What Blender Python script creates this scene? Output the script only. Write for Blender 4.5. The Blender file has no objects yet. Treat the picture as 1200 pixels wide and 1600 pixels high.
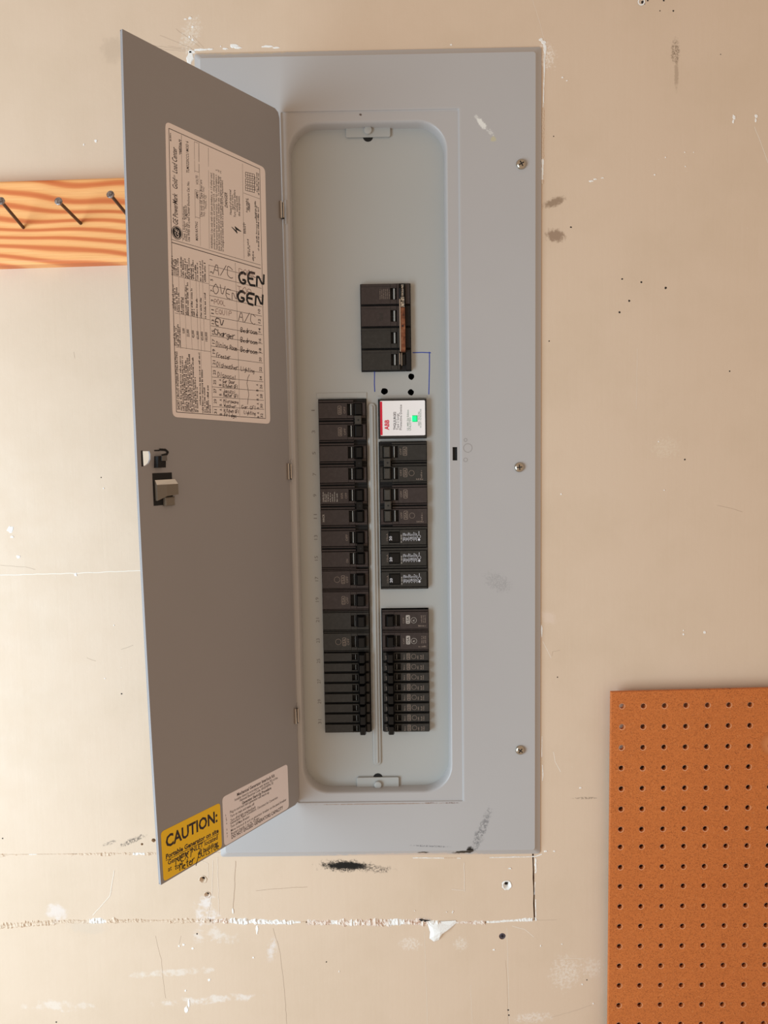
import bpy, bmesh, math, random
from mathutils import Matrix, Vector
random.seed(7)
S = bpy.context.scene
col = S.collection
PI = math.pi
ZO = 1.5                       # height of the camera above the floor

# ------------------------------------------------------------------ camera, light, exposure
FPX = 1184.19
CM = ((0.99986383, -0.00867384, 0.014039), (0.0075371, 0.996839, 0.07908983), (-0.01468064, -0.07897325, 0.99676863))
CR = Vector([r[0] for r in CM]); CF = Vector([r[1] for r in CM]); CU = Vector([r[2] for r in CM])
CP = Vector((0, -0.90014, ZO))
cd = bpy.data.cameras.new('camera'); cam = bpy.data.objects.new('camera', cd); col.objects.link(cam)
cd.sensor_fit = 'HORIZONTAL'; cd.sensor_width = 36; cd.lens = 36 * FPX / 1200; cd.clip_start = .01
m = Matrix.Identity(4)
for i in range(3):
    m[i][0] = CR[i]; m[i][1] = CU[i]; m[i][2] = -CF[i]; m[i][3] = CP[i]
cam.matrix_world = m
S.camera = cam

def lin(r, g, b):
    f = lambda c: (c / 255 / 12.92) if c / 255 <= .04045 else ((c / 255 + .055) / 1.055) ** 2.4
    return (f(r), f(g), f(b), 1)

W = bpy.data.worlds.new('world'); S.world = W; W.use_nodes = True
W.node_tree.nodes['Background'].inputs[0].default_value = (1.0, .765, .57, 1)
W.node_tree.nodes['Background'].inputs[1].default_value = 0.555

def area(name, loc, target, sx, sy, power, color):
    l = bpy.data.lights.new(name, 'AREA'); l.shape = 'RECTANGLE'; l.size = sx; l.size_y = sy
    l.energy = power; l.color = color
    o = bpy.data.objects.new(name, l); col.objects.link(o); o.location = loc
    o.rotation_euler = (Vector(target) - Vector(loc)).to_track_quat('-Z', 'Y').to_euler()
    return o
# daylight entering through the open garage door to the left of the panel
area('garage_door_daylight', (-1.28, -.95, ZO - .42), (-.20, 0, ZO - .30), .8, 1.3, 33, (.61, .83, 1.0))

S.view_settings.view_transform = 'Standard'; S.view_settings.look = 'None'
S.view_settings.gamma = 1; S.view_settings.exposure = 0.0
try: S.view_settings.use_curve_mapping = False
except Exception: pass

# ------------------------------------------------------------------ places measured on the wall (metres)
def at(u, v, Y=0.0):
    """point of the plane y = Y seen at photo pixel (u, v); returns (x, z)"""
    d = CR * ((u - 600) / FPX) + CF - CU * ((v - 800) / FPX)
    t = (Y - CP.y) / d.y
    p = CP + d * t
    return (p.x, p.z)
IN = .0254
YC, YR, YD, YB, YP = -.0062, -.0042, .0105, .003, -.016     # cover, raised rim, dead front, breaker face, pegboard
cl, cr_, ct, cb = -.21593, .17832, .45479 + ZO, -.49598 + ZO
rl, rr, rt, rb = -.11815, .08369, .38697 + ZO, -.42559 + ZO
bl, bt, BW, br_l = -.08408, .06334 + ZO, .0568, -.01271
ml, mt = -.03177, .19688 + ZO

# ------------------------------------------------------------------ mesh builder, frame (u right, v up, h towards viewer)
FACE = Matrix(((1, 0, 0, 0), (0, 0, -1, 0), (0, 1, 0, 0), (0, 0, 0, 1)))
def face_at(x, z, Y):
    return Matrix.Translation((x, Y, z)) @ FACE

_tc = {}
def curve_mesh(loops, extrude, bevel, res):
    c = bpy.data.curves.new('tmp', 'CURVE'); c.dimensions = '2D'; c.fill_mode = 'BOTH'
    c.extrude = max(extrude - bevel, 0); c.bevel_depth = bevel; c.bevel_resolution = res; c.offset = -bevel
    for L in loops:
        s = c.splines.new('POLY'); s.points.add(len(L) - 1)
        for i, (x, y) in enumerate(L): s.points[i].co = (x, y, 0, 1)
        s.use_cyclic_u = True
    o = bpy.data.objects.new('tmp', c); col.objects.link(o)
    dg = bpy.context.evaluated_depsgraph_get()
    me = bpy.data.meshes.new_from_object(o.evaluated_get(dg))
    vs = [tuple(v.co) for v in me.vertices]; fs = [tuple(p.vertices) for p in me.polygons]
    bpy.data.objects.remove(o); bpy.data.curves.remove(c); bpy.data.meshes.remove(me)
    return vs, fs
def text_mesh(s, bold=0, shear=0):
    k = (s, bold, shear)
    if k in _tc: return _tc[k]
    c = bpy.data.curves.new('tmp', 'FONT'); c.body = s; c.offset = bold; c.shear = shear; c.resolution_u = 2
    o = bpy.data.objects.new('tmp', c); col.objects.link(o)
    dg = bpy.context.evaluated_depsgraph_get()
    me = bpy.data.meshes.new_from_object(o.evaluated_get(dg))
    vs = [(v.co.x, v.co.y) for v in me.vertices]; fs = [tuple(p.vertices) for p in me.polygons]
    bpy.data.objects.remove(o); bpy.data.curves.remove(c); bpy.data.meshes.remove(me)
    x0 = min(v[0] for v in vs); x1 = max(v[0] for v in vs)
    _tc[k] = (vs, fs, x0, x1)
    return _tc[k]

def rrect(x0, x1, y0, y1, r, n=6):
    P = []
    for (cx, cy, a) in ((x1 - r, y1 - r, 0), (x0 + r, y1 - r, 90), (x0 + r, y0 + r, 180), (x1 - r, y0 + r, 270)):
        for i in range(n + 1):
            t = math.radians(a + 90 * i / n)
            P.append((cx + r * math.cos(t), cy + r * math.sin(t)))
    return P
def circle(cx, cy, r, n=20):
    return [(cx + r * math.cos(2 * PI * i / n), cy + r * math.sin(2 * PI * i / n)) for i in range(n)]

class MB:
    def __init__(s): s.v = []; s.f = []; s.m = []; s.mats = []; s.door = False
    def mi(s, mat):
        if mat not in s.mats: s.mats.append(mat)
        return s.mats.index(mat)
    def add(s, vs, fs, mat, M=None):
        o = len(s.v); k = s.mi(mat)
        if M is not None and M is globals().get('MD'): s.door = True; M = None
        if M is not None: vs = [tuple(M @ Vector(v)) for v in vs]
        s.v += [tuple(v) for v in vs]
        for f in fs: s.f.append(tuple(i + o for i in f)); s.m.append(k)
        return s
    def box(s, x0, x1, y0, y1, h0, h1, mat, M=None, bev=0):
        if x0 > x1: x0, x1 = x1, x0
        b = min(bev, (x1 - x0) / 2.2, (y1 - y0) / 2.2) if bev else 0
        if b:
            r0 = [(x0, y0), (x1, y0), (x1, y1), (x0, y1)]
            r1 = [(x0 + b, y0 + b), (x1 - b, y0 + b), (x1 - b, y1 - b), (x0 + b, y1 - b)]
            vs = [(x, y, h0) for x, y in r0] + [(x, y, h1 - b) for x, y in r0] + [(x, y, h1) for x, y in r1]
            fs = [(3, 2, 1, 0), (8, 9, 10, 11)]
            for k in (0, 4):
                for i in range(4): fs.append((k + i, k + (i + 1) % 4, k + 4 + (i + 1) % 4, k + 4 + i))
        else:
            vs = [(x0, y0, h0), (x1, y0, h0), (x1, y1, h0), (x0, y1, h0), (x0, y0, h1), (x1, y0, h1), (x1, y1, h1), (x0, y1, h1)]
            fs = [(3, 2, 1, 0), (4, 5, 6, 7), (0, 1, 5, 4), (1, 2, 6, 5), (2, 3, 7, 6), (3, 0, 4, 7)]
        return s.add(vs, fs, mat, M)
    def plate(s, loops, h0, h1, mat, M=None, bev=0, res=1):
        vs, fs = curve_mesh(loops, (h1 - h0) / 2, bev, res)
        c = (h0 + h1) / 2
        return s.add([(x, y, z + c) for x, y, z in vs], fs, mat, M)
    def flat(s, loops, h, mat, M=None):
        vs, fs = curve_mesh(loops, 0, 0, 0)
        return s.add([(x, y, h) for x, y, z in vs], fs, mat, M)
    def poly(s, pts, h, mat, M=None):
        return s.add([(x, y, h) for x, y in pts], [tuple(range(len(pts)))], mat, M)
    def loft(s, rings, mat, M=None, cap0=False, cap1=False):
        n = len(rings[0]); vs = [p for r in rings for p in r]; fs = []
        for k in range(len(rings) - 1):
            for i in range(n): fs.append((k * n + i, k * n + (i + 1) % n, (k + 1) * n + (i + 1) % n, (k + 1) * n + i))
        if cap0: fs.append(tuple(reversed(range(n))))
        if cap1: fs.append(tuple(range((len(rings) - 1) * n, len(rings) * n)))
        return s.add(vs, fs, mat, M)
    def lathe(s, prof, mat, M=None, n=24, cx=0, cy=0):
        """prof: (radius, h) from back to front"""
        return s.loft([[(cx + r * math.cos(2 * PI * i / n), cy + r * math.sin(2 * PI * i / n), h) for i in range(n)] for r, h in prof], mat, M, True, True)
    def tube(s, a, b, r0, r1, mat, n=12):
        a = Vector(a); b = Vector(b); d = (b - a).normalized()
        x = d.orthogonal().normalized(); y = d.cross(x)
        rg = [[tuple(p + (x * math.cos(2 * PI * i / n) + y * math.sin(2 * PI * i / n)) * r) for i in range(n)] for p, r in ((a, r0), (b, r1))]
        return s.loft(rg, mat, None, True, True)
    def ribbon(s, pts, w, h, mat, M=None):
        """flat stroke along 2D points with square ends"""
        for i in range(len(pts) - 1):
            (x0, y0), (x1, y1) = pts[i], pts[i + 1]
            L = math.hypot(x1 - x0, y1 - y0)
            if L < 1e-9: continue
            dx, dy = (x1 - x0) / L * w / 2, (y1 - y0) / L * w / 2
            e = .35
            s.add([(x0 - dy - dx * e, y0 + dx - dy * e, h), (x0 + dy - dx * e, y0 - dx - dy * e, h), (x1 + dy + dx * e, y1 - dx + dy * e, h), (x1 - dy + dx * e, y1 + dx + dy * e, h)], [(0, 1, 2, 3)], mat, M)
            h += 1e-7
        return s
    def text(s, t, p0, p1, cap, h, mat, M=None, bold=0, shear=0):
        """lettering with its baseline from p0 to p1, stretched to that length"""
        vs, fs, x0, x1 = text_mesh(t, bold, shear)
        L = math.hypot(p1[0] - p0[0], p1[1] - p0[1]); a = math.atan2(p1[1] - p0[1], p1[0] - p0[0])
        sx = L / (x1 - x0); sy = cap / .72; ca, sa = math.cos(a), math.sin(a)
        out = []
        for x, y in vs:
            X = (x - x0) * sx; Yy = y * sy
            out.append((p0[0] + X * ca - Yy * sa, p0[1] + X * sa + Yy * ca, h))
        return s.add(out, fs, mat, M)
    def fine(s, p0, p1, cap, h, mat, M=None, seed=0):
        """a line of print too small to read: letter-sized ticks in words"""
        R = random.Random(seed * 131 + 7); L = math.hypot(p1[0] - p0[0], p1[1] - p0[1])
        ux, uy = (p1[0] - p0[0]) / L, (p1[1] - p0[1]) / L; x = 0; st = cap * .62
        while x < L - st:
            for _ in range(R.randint(2, 8)):
                if x > L - st: break
                hh = cap * R.choice((.62, .7, .7, .75, 1)); w = st * R.uniform(.4, .8)
                q = [(x, 0), (x + w, 0), (x + w, hh), (x, hh)]
                s.add([(p0[0] + a * ux - b * uy, p0[1] + a * uy + b * ux, h) for a, b in q], [(0, 1, 2, 3)], mat, M)
                x += st
            x += st * .8
        return s
    def build(s, name, parent=None, origin=None, smooth=False, hide_link=False):
        me = bpy.data.meshes.new(name)
        o_ = Vector(origin) if origin is not None else Vector((0, 0, 0))
        if s.door:        # the thin door skin is slightly bowed: slice, then bend
            me.from_pydata(s.v, [], s.f); me.polygons.foreach_set('material_index', s.m)
            bm = bmesh.new(); bm.from_mesh(me)
            for k in range(-20, 21):
                bmesh.ops.bisect_plane(bm, geom=bm.verts[:] + bm.edges[:] + bm.faces[:], dist=1e-7, plane_co=(0, k * .0201, 0), plane_no=(0, 1, 0))
            for v in bm.verts:
                v.co.z += bow(v.co.x, v.co.y); v.co = MD @ v.co - o_
            bm.to_mesh(me); bm.free()
        else:
            me.from_pydata([tuple(Vector(v) - o_) for v in s.v], [], s.f)
            me.polygons.foreach_set('material_index', s.m)
        for mt_ in s.mats: me.materials.append(mt_)
        if smooth:
            me.polygons.foreach_set('use_smooth', [True] * len(s.f))
        me.update()
        if smooth:
            try: me.set_sharp_from_angle(angle=math.radians(35))
            except Exception: pass
        o = bpy.data.objects.new(name, me); col.objects.link(o)
        if parent: o.parent = parent
        else: o.location = o_
        return o

def thing(name, label, cat, loc, group=None):
    o = bpy.data.objects.new(name, None); o.empty_display_size = .02; col.objects.link(o); o.location = loc
    o['label'] = label; o['category'] = cat
    if group: o['group'] = group
    return o
def dup(root, loc, label):
    r = root.copy(); col.objects.link(r); r.location = loc; r['label'] = label
    for ch in list(root.children):
        c = ch.copy(); col.objects.link(c); c.parent = r
        for g in ch.children:
            d = g.copy(); col.objects.link(d); d.parent = c
    return r

# ------------------------------------------------------------------ materials
def mat(name, color, rough=.5, metal=0, spec=None, emit=None, estr=0):
    m = bpy.data.materials.new(name); m.use_nodes = True; b = m.node_tree.nodes['Principled BSDF']
    b.inputs['Base Color'].default_value = color; b.inputs['Roughness'].default_value = rough; b.inputs['Metallic'].default_value = metal
    if spec is not None: b.inputs['Specular IOR Level'].default_value = spec
    if emit: b.inputs['Emission Color'].default_value = emit; b.inputs['Emission Strength'].default_value = estr
    return m
class NT:
    def __init__(s, m):
        s.t = m.node_tree; s.b = s.t.nodes['Principled BSDF']; s.co = s.t.nodes.new('ShaderNodeNewGeometry').outputs['Position']
    def n(s, typ, **k):
        n = s.t.nodes.new(typ)
        for a, b in k.items():
            if a == 'ins':
                for i, v in b.items():
                    if hasattr(v, 'node'): s.t.links.new(v, n.inputs[i])
                    else: n.inputs[i].default_value = v
            else: setattr(n, a, b)
        return n
    def link(s, a, b): s.t.links.new(a, b)
    def mapping(s, loc=(0, 0, 0), rot=(0, 0, 0), scale=(1, 1, 1), typ='POINT', src=None):
        return s.n('ShaderNodeMapping', vector_type=typ, ins={'Vector': src or s.co, 'Location': loc, 'Rotation': rot, 'Scale': scale}).outputs[0]
    def noise(s, scale, detail=3, rough=.5, vec=None, dist=0):
        return s.n('ShaderNodeTexNoise', ins={'Vector': vec or s.co, 'Scale': scale, 'Detail': detail, 'Roughness': rough, 'Distortion': dist}).outputs['Fac']
    def ramp(s, fac, stops, interp='LINEAR'):
        r = s.n('ShaderNodeValToRGB'); r.color_ramp.interpolation = interp
        e = r.color_ramp.elements
        while len(e) < len(stops): e.new(.5)
        for i, (p, c) in enumerate(stops):
            e[i].position = p; e[i].color = c if len(c) == 4 else (*c, 1)
        s.link(fac, r.inputs[0]); return r.outputs[0]
    def mix(s, fac, a, b, blend='MIX'):
        n = s.n('ShaderNodeMix', data_type='RGBA', blend_type=blend)
        for sock, v in ((n.inputs[0], fac), (n.inputs[6], a), (n.inputs[7], b)):
            if hasattr(v, 'node'): s.link(v, sock)
            else: sock.default_value = v
        return n.outputs[2]
    def math(s, op, a, b=0.0, clamp=False):
        n = s.n('ShaderNodeMath', operation=op, use_clamp=clamp)
        for i, v in enumerate((a, b)):
            if hasattr(v, 'node'): s.link(v, n.inputs[i])
            else: n.inputs[i].default_value = v
        return n.outputs[0]
    def bump(s, h, strength=.3, dist=.001):
        b = s.n('ShaderNodeBump', ins={'Height': h, 'Strength': strength, 'Distance': dist}); s.link(b.outputs[0], s.b.inputs['Normal'])
    def base(s, c): s.link(c, s.b.inputs['Base Color'])
    def blot(s, c, x, z, rx, rz, rot, color, strength, nscale=90, amt=.8, grain=None):
        """a stain with an uneven outline around (x, z)"""
        v = s.mapping((x, 0, z), (0, rot, 0), (rx, 1, rz), 'TEXTURE')
        v = s.n('ShaderNodeVectorMath', operation='MULTIPLY', ins={0: v, 1: (1, 0, 1)}).outputs[0]
        L = s.n('ShaderNodeVectorMath', operation='LENGTH', ins={0: v}).outputs['Value']
        nz = s.noise(nscale, 5, .65)
        d = s.math('ADD', L, s.math('MULTIPLY', s.math('SUBTRACT', nz, .5), amt * 2.4))
        f = s.n('ShaderNodeMapRange', interpolation_type='SMOOTHSTEP', ins={'Value': d, 'From Min': 1.0, 'From Max': .45, 'To Min': 0., 'To Max': strength}).outputs[0]
        if grain:
            g = s.ramp(s.noise(grain, 3, .7), [(.42, (0, 0, 0)), (.56, (1, 1, 1))])
            f = s.math('MULTIPLY', f, g)
        return s.mix(f, c, color)

# painted wall
M_wall = mat('painted_drywall', lin(214, 196, 172), .5, spec=.35); t = NT(M_wall)
big = t.noise(2.2, 3, .55)
c = t.mix(big, lin(218, 192, 167), lin(224, 201, 176))
mott = t.noise(9, 4, .6)
c = t.mix(t.math('MULTIPLY', t.ramp(mott, [(.45, (0, 0, 0)), (.75, (1, 1, 1))]), .35), c, lin(204, 180, 152))
sp = t.ramp(t.noise(420, 2, .5), [(.70, (0, 0, 0)), (.78, (1, 1, 1))])
sp2 = t.ramp(t.noise(14, 2, .5), [(.55, (0, 0, 0)), (.68, (1, 1, 1))])
c = t.mix(t.math('MULTIPLY', t.math('MULTIPLY', sp, sp2), .55), c, lin(240, 234, 226))
x, z = at(1055, 80); c = t.blot(c, x, z, .006, .016, 0, lin(120, 98, 78), .7, 260, .7, 500)
x, z = at(1057, 115); c = t.blot(c, x, z, .003, .02, 0, lin(140, 115, 92), .4, 260, .7)
x, z = at(866, 316); c = t.blot(c, x, z, .016, .006, -.35, lin(130, 102, 78), .7, 260, .6)
x, z = at(868, 368); c = t.blot(c, x, z, .014, .009, .1, lin(130, 100, 78), .7, 260, .6)
x, z = at(176, 78); c = t.blot(c, x, z, .016, .018, .3, lin(160, 140, 120), .2, 120, .6)
x, z = at(136, 1448); c = t.blot(c, x, z, .03, .012, .1, lin(206, 190, 172), .3, 120, .6)
x, z = at(88, 1424); c = t.blot(c, x, z, .014, .014, 0, lin(240, 235, 238), .35, 60, .9)
x, z = at(322, 1424); c = t.blot(c, x, z, .016, .024, 0, lin(244, 240, 240), .5, 90, 1.0, 70)
x, z = at(335, 1462); c = t.blot(c, x, z, .034, .012, .1, lin(240, 234, 228), .4, 90, 1.0, 70)
x, z = at(425, 1484); c = t.blot(c, x, z, .008, .02, .2, lin(240, 236, 236), .5, 90, .9, 90)
x, z = at(330, 1562); c = t.blot(c, x, z, .075, .006, -.07, lin(242, 238, 234), .45, 70, 1.1, 60)
x, z = at(270, 1520); c = t.blot(c, x, z, .06, .006, -.05, lin(240, 234, 226), .4, 70, 1.1, 60)
x, z = at(90, 1572); c = t.blot(c, x, z, .045, .008, .02, lin(240, 234, 228), .3, 70, 1.1, 60)
x, z = at(884, 1520); c = t.blot(c, x, z, .022, .026, .3, lin(238, 226, 212), .6, 220, .9, 300)
x, z = at(925, 1512); c = t.blot(c, x, z, .014, .016, .3, lin(238, 226, 212), .5, 220, .9, 300)
x, z = at(832, 1590); c = t.blot(c, x, z, .03, .008, -.06, lin(238, 226, 214), .6, 220, .9, 300)
x, z = at(857, 965); c = t.blot(c, x, z, .014, .009, .4, lin(228, 205, 186), .6, 160, .8)
x, z = at(852, 88); c = t.blot(c, x, z, .014, .016, 0, lin(245, 232, 218), .8, 260, 1.0, 420)
x, z = at(297, 55); c = t.blot(c, x, z, .012, .024, .4, lin(240, 230, 215), .5, 260, 1.0, 420)
x, z = at(1040, 700); c = t.blot(c, x, z, .02, .014, 0, lin(230, 212, 188), .5, 260, 1.0, 420)
x, z = at(640, 1475); c = t.blot(c, x, z, .016, .01, 0, lin(238, 226, 212), .6, 260, 1.0, 420)
x, z = at(720, 1475); c = t.blot(c, x, z, .01, .01, .8, lin(238, 226, 212), .6, 260, 1.0, 420)
x, z = at(538, 1353); c = t.blot(c, x, z, .037, .009, .04, lin(24, 22, 20), 1, 150, .75, 420); c = t.blot(c, x, z, .030, .0058, .04, lin(18, 16, 14), 1, 170, .6)
x, z = at(552, 1352); c = t.blot(c, x, z, .022, .005, .12, lin(16, 14, 12), 1, 190, .6)
x, z = at(585, 1358); c = t.blot(c, x, z, .03, .006, .04, lin(90, 80, 72), .7, 150, .8, 420)
x, z = at(208, 1313); c = t.blot(c, x, z, .02, .004, -.4, lin(70, 62, 56), .8, 190, .8, 420)
x, z = at(172, 1317); c = t.blot(c, x, z, .012, .003, -.3, lin(110, 98, 88), .6, 190, .8, 420)
x, z = at(915, 1247); c = t.blot(c, x, z, .018, .0018, 0, lin(120, 104, 88), .7, 190, .5, 420)
t.base(c)
vv = t.mapping(scale=(150, 150, 6))
bh = t.math('ADD', t.math('MULTIPLY', t.noise(1, 4, .6, vv), .5), t.math('MULTIPLY', t.noise(160, 4, .6), .5))
bh = t.math('ADD', bh, t.math('MULTIPLY', t.noise(12, 2, .5), 1.6))
t.bump(bh, .3, .0007)
t.link(t.ramp(t.noise(30, 3, .5), [(.3, (.42,) * 3), (.7, (.6,) * 3)]), t.b.inputs['Roughness'])

M_gyp = mat('exposed_gypsum', lin(244, 240, 234), .85); t = NT(M_gyp); t.bump(t.noise(600, 4, .7), .6, .0006)
M_paper = mat('torn_drywall_paper', lin(222, 190, 168), .9); t = NT(M_paper)
t.base(t.ramp(t.noise(210, 4, .7), [(.3, lin(178, 134, 108)), (.45, lin(226, 200, 180)), (.58, lin(242, 230, 218))])); t.bump(t.noise(500, 4, .7), .8, .0008)
M_gap = mat('dark_gap', lin(38, 30, 26), .9)
M_crack = mat('hairline_shade', lin(182, 160, 138), .8)
M_scr = mat('pale_scratch', lin(240, 228, 212), .7)

def paint(name, base, rough, dirt=()):
    m = mat(name, base, rough, spec=.45); t = NT(m)
    c = t.mix(t.noise(7, 3, .6), base, tuple(x * .93 for x in base[:3]) + (1,))
    for d in dirt: c = t.blot(c, *d)
    t.base(c); t.bump(t.noise(900, 2, .5), .08, .0002)
    return m
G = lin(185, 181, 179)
sc = []
def B(u, v, rx, rz, rot, colr, st, ns=150, am=.8, gr=None):
    x, z = at(u, v, YC); sc.append((x, z, rx, rz, rot, colr, st, ns, am, gr))
B(752, 1300, .007, .036, .38, lin(80, 82, 86), .55, 170, .8, 420)
B(722, 1333, .015, .0035, -.15, lin(16, 15, 15), 1, 190, .6)
B(735, 1329, .006, .006, .4, lin(16, 15, 15), 1, 220, .7)
B(662, 1334, .008, .0022, 0, lin(40, 36, 34), 1, 220, .6)
B(672, 1322, .03, .0014, .05, lin(90, 90, 94), .7, 220, .5, 500)
B(752, 192, .011, .0035, .9, lin(232, 230, 224), 1, 260, .7)
B(765, 206, .008, .003, .8, lin(228, 226, 220), .8, 260, .8, 500)
B(771, 217, .004, .004, 0, lin(200, 190, 150), .7, 260, .7)
B(778, 910, .02, .012, .5, lin(120, 118, 118), .3, 300, .9, 700)
B(640, 1338, .13, .003, 0, lin(212, 190, 172), .8, 120, .7)
B(420, 76, .10, .004, -.02, lin(208, 188, 160), .8, 120, .7)
B(672, 1254.5, .010, .0010, 0, lin(96, 60, 44), .9, 300, .9, 600)
B(705, 1254.5, .013, .0010, 0, lin(96, 60, 44), .9, 300, .9, 600)
B(563, 178, .002, .0016, .6, lin(80, 60, 50), .9, 400, .5)
B(600, 1256, .10, .0009, 0, lin(150, 120, 100), .7, 200, .7)
M_cover = paint('grey_enamel_cover', G, .34, sc)
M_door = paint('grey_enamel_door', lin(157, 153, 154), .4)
M_dead = paint('grey_enamel_dead_front', lin(180, 180, 176), .45)
M_screw = mat('zinc_screw', lin(190, 180, 165), .28, 1)
M_steel = mat('steel_hinge', lin(205, 195, 185), .25, 1)
M_dark = mat('dark_slot', lin(14, 12, 11), .7)
M_box = mat('box_interior', lin(60, 58, 56), .8)

def plastic(name, cc, rough):
    m = mat(name, cc, rough, spec=.35); t = NT(m)
    f = t.ramp(t.noise(240, 4, .7), [(.45, (0, 0, 0)), (.8, (1, 1, 1))])
    t.base(t.mix(t.math('MULTIPLY', f, .35), cc, tuple(min(1, x * 1.9 + .01) for x in cc[:3]) + (1,)))
    t.bump(t.noise(1500, 2, .5), .12, .0002)
    return m
M_bk = plastic('dark_brown_plastic', lin(57, 48, 46), .42)
M_bk2 = plastic('charcoal_plastic', lin(47, 45, 42), .42)
M_bk3 = plastic('black_brown_recess', lin(20, 17, 16), .6)
M_lever = mat('black_lever_plastic', lin(14, 13, 13), .35, spec=.3)
M_dust = plastic('dusty_lever_plastic', lin(66, 62, 56), .6)
M_flank = mat('lit_lever_flank', lin(150, 152, 150), .25, spec=.6)  # levers are black; this grey paints the light their side catches
M_ink = mat('black_ink', lin(52, 40, 42), .7)
M_inkb = mat('marker_black', lin(14, 12, 16), .5)
M_pen = mat('pen_ink', lin(74, 58, 60), .7)
M_pencil = mat('faint_pencil', lin(140, 112, 106), .8)
M_tag = mat('faint_brown_print', lin(132, 116, 104), .6)
M_tagw = mat('white_print', lin(205, 205, 212), .5)
M_tagm = mat('dull_white_print', lin(170, 162, 154), .6)
M_label = mat('cream_paper_label', lin(248, 236, 232), .55, spec=.3)
M_wlabel = mat('white_paper_label', lin(246, 238, 242), .5, spec=.3)
M_yel = mat('yellow_vinyl', lin(255, 206, 20), .45)
M_white = mat('white_plastic_label', lin(255, 252, 252), .3)
M_red = mat('red_print', lin(225, 30, 62), .4)
M_green = mat('green_indicator_light', lin(10, 220, 110), .3, emit=(.0, .8, .14, 1), estr=1.8)
M_grn2 = mat('green_indicator_frame', lin(0, 150, 80), .3, emit=(.0, .55, .2, 1), estr=.6)
M_blue = mat('blue_marker', lin(38, 66, 160), .6)
M_num = mat('grey_numeral', lin(122, 116, 112), .6)
M_rust = mat('worn_copper_bar', lin(150, 86, 56), .5, .55); t = NT(M_rust)
t.base(t.ramp(t.noise(110, 4, .6), [(.32, lin(40, 28, 22)), (.5, lin(132, 80, 54)), (.7, lin(170, 120, 90))]))
M_chr = mat('scratched_bright_steel', lin(225, 220, 212), .25, 1); t = NT(M_chr); t.base(t.ramp(t.noise(900, 3, .7), [(.45, lin(60, 54, 48)), (.58, lin(235, 232, 225))]))

# pine
M_pine = mat('pine_board', lin(240, 160, 90), .5, spec=.35); t = NT(M_pine)
wob = t.mapping(scale=(3.0, 1, 9))
w1 = t.noise(1, 2, .5, wob)
sepz = t.n('ShaderNodeSeparateXYZ', ins={0: t.co})
zz = t.math('ADD', t.math('MULTIPLY', sepz.outputs[2], 1.0), t.math('MULTIPLY', w1, .075))
xx = t.math('MULTIPLY', sepz.outputs[0], .05)
ph = t.math('MULTIPLY', t.math('ADD', zz, xx), 560.0)
sn = t.math('ADD', t.math('MULTIPLY', t.math('SINE', ph), .5), .5)
c = t.ramp(sn, [(.0, lin(255, 190, 122)), (.5, lin(250, 176, 108)), (.76, lin(228, 138, 78)), (1, lin(216, 116, 62))])
fib = t.noise(1, 4, .6, t.mapping(scale=(18, 1, 700)))
c = t.mix(t.math('MULTIPLY', t.ramp(fib, [(.4, (0, 0, 0)), (.75, (1, 1, 1))]), .35), c, lin(206, 118, 66))
pit = t.ramp(t.noise(1, 2, .5, t.mapping(scale=(420, 1, 190))), [(.74, (0, 0, 0)), (.79, (1, 1, 1))])
c = t.mix(t.math('MULTIPLY', pit, .6), c, lin(128, 68, 38))
t.base(c); t.bump(t.math('ADD', fib, sn), .25, .0006)
M_nail = mat('dark_nail_steel', lin(92, 78, 70), .42, .8)
M_nailh = mat('nail_head_steel', lin(150, 140, 138), .4, .8); t = NT(M_nailh); t.base(t.ramp(t.noise(500, 3, .6), [(.35, lin(100, 88, 84)), (.7, lin(190, 182, 180))]))

# hardboard
M_peg = mat('tempered_hardboard', lin(190, 104, 52), .55, spec=.3); t = NT(M_peg)
c = t.mix(t.noise(8, 4, .6), lin(202, 112, 54), lin(214, 124, 62))
c = t.mix(t.math('MULTIPLY', t.ramp(t.noise(900, 3, .75), [(.48, (0, 0, 0)), (.66, (1, 1, 1))]), .85), c, lin(150, 78, 34))
c = t.mix(t.math('MULTIPLY', t.ramp(t.noise(420, 3, .7), [(.60, (0, 0, 0)), (.70, (1, 1, 1))]), .5), c, lin(222, 146, 88))
fb = t.noise(1, 3, .7, t.mapping(rot=(0, .5, 0), scale=(220, 1, 900)), 1.5)
c = t.mix(t.math('MULTIPLY', t.ramp(fb, [(.60, (0, 0, 0)), (.70, (1, 1, 1))]), .75), c, lin(112, 56, 26))
fb = t.noise(1, 3, .7, t.mapping(rot=(0, -.9, 0), scale=(200, 1, 1100), loc=(3, 0, 1)), 1.5)
c = t.mix(t.math('MULTIPLY', t.ramp(fb, [(.61, (0, 0, 0)), (.70, (1, 1, 1))]), .7), c, lin(120, 60, 28))
x, z = at(1207, 1163, YP); c = t.blot(c, x, z, .0185, .0185, 0, lin(150, 80, 40), .55, 60, .1); c = t.blot(c, x, z, .0165, .0165, 0, lin(208, 130, 76), .9, 60, .08)
t.base(c); t.bump(t.noise(700, 3, .7), .25, .0004)

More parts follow.
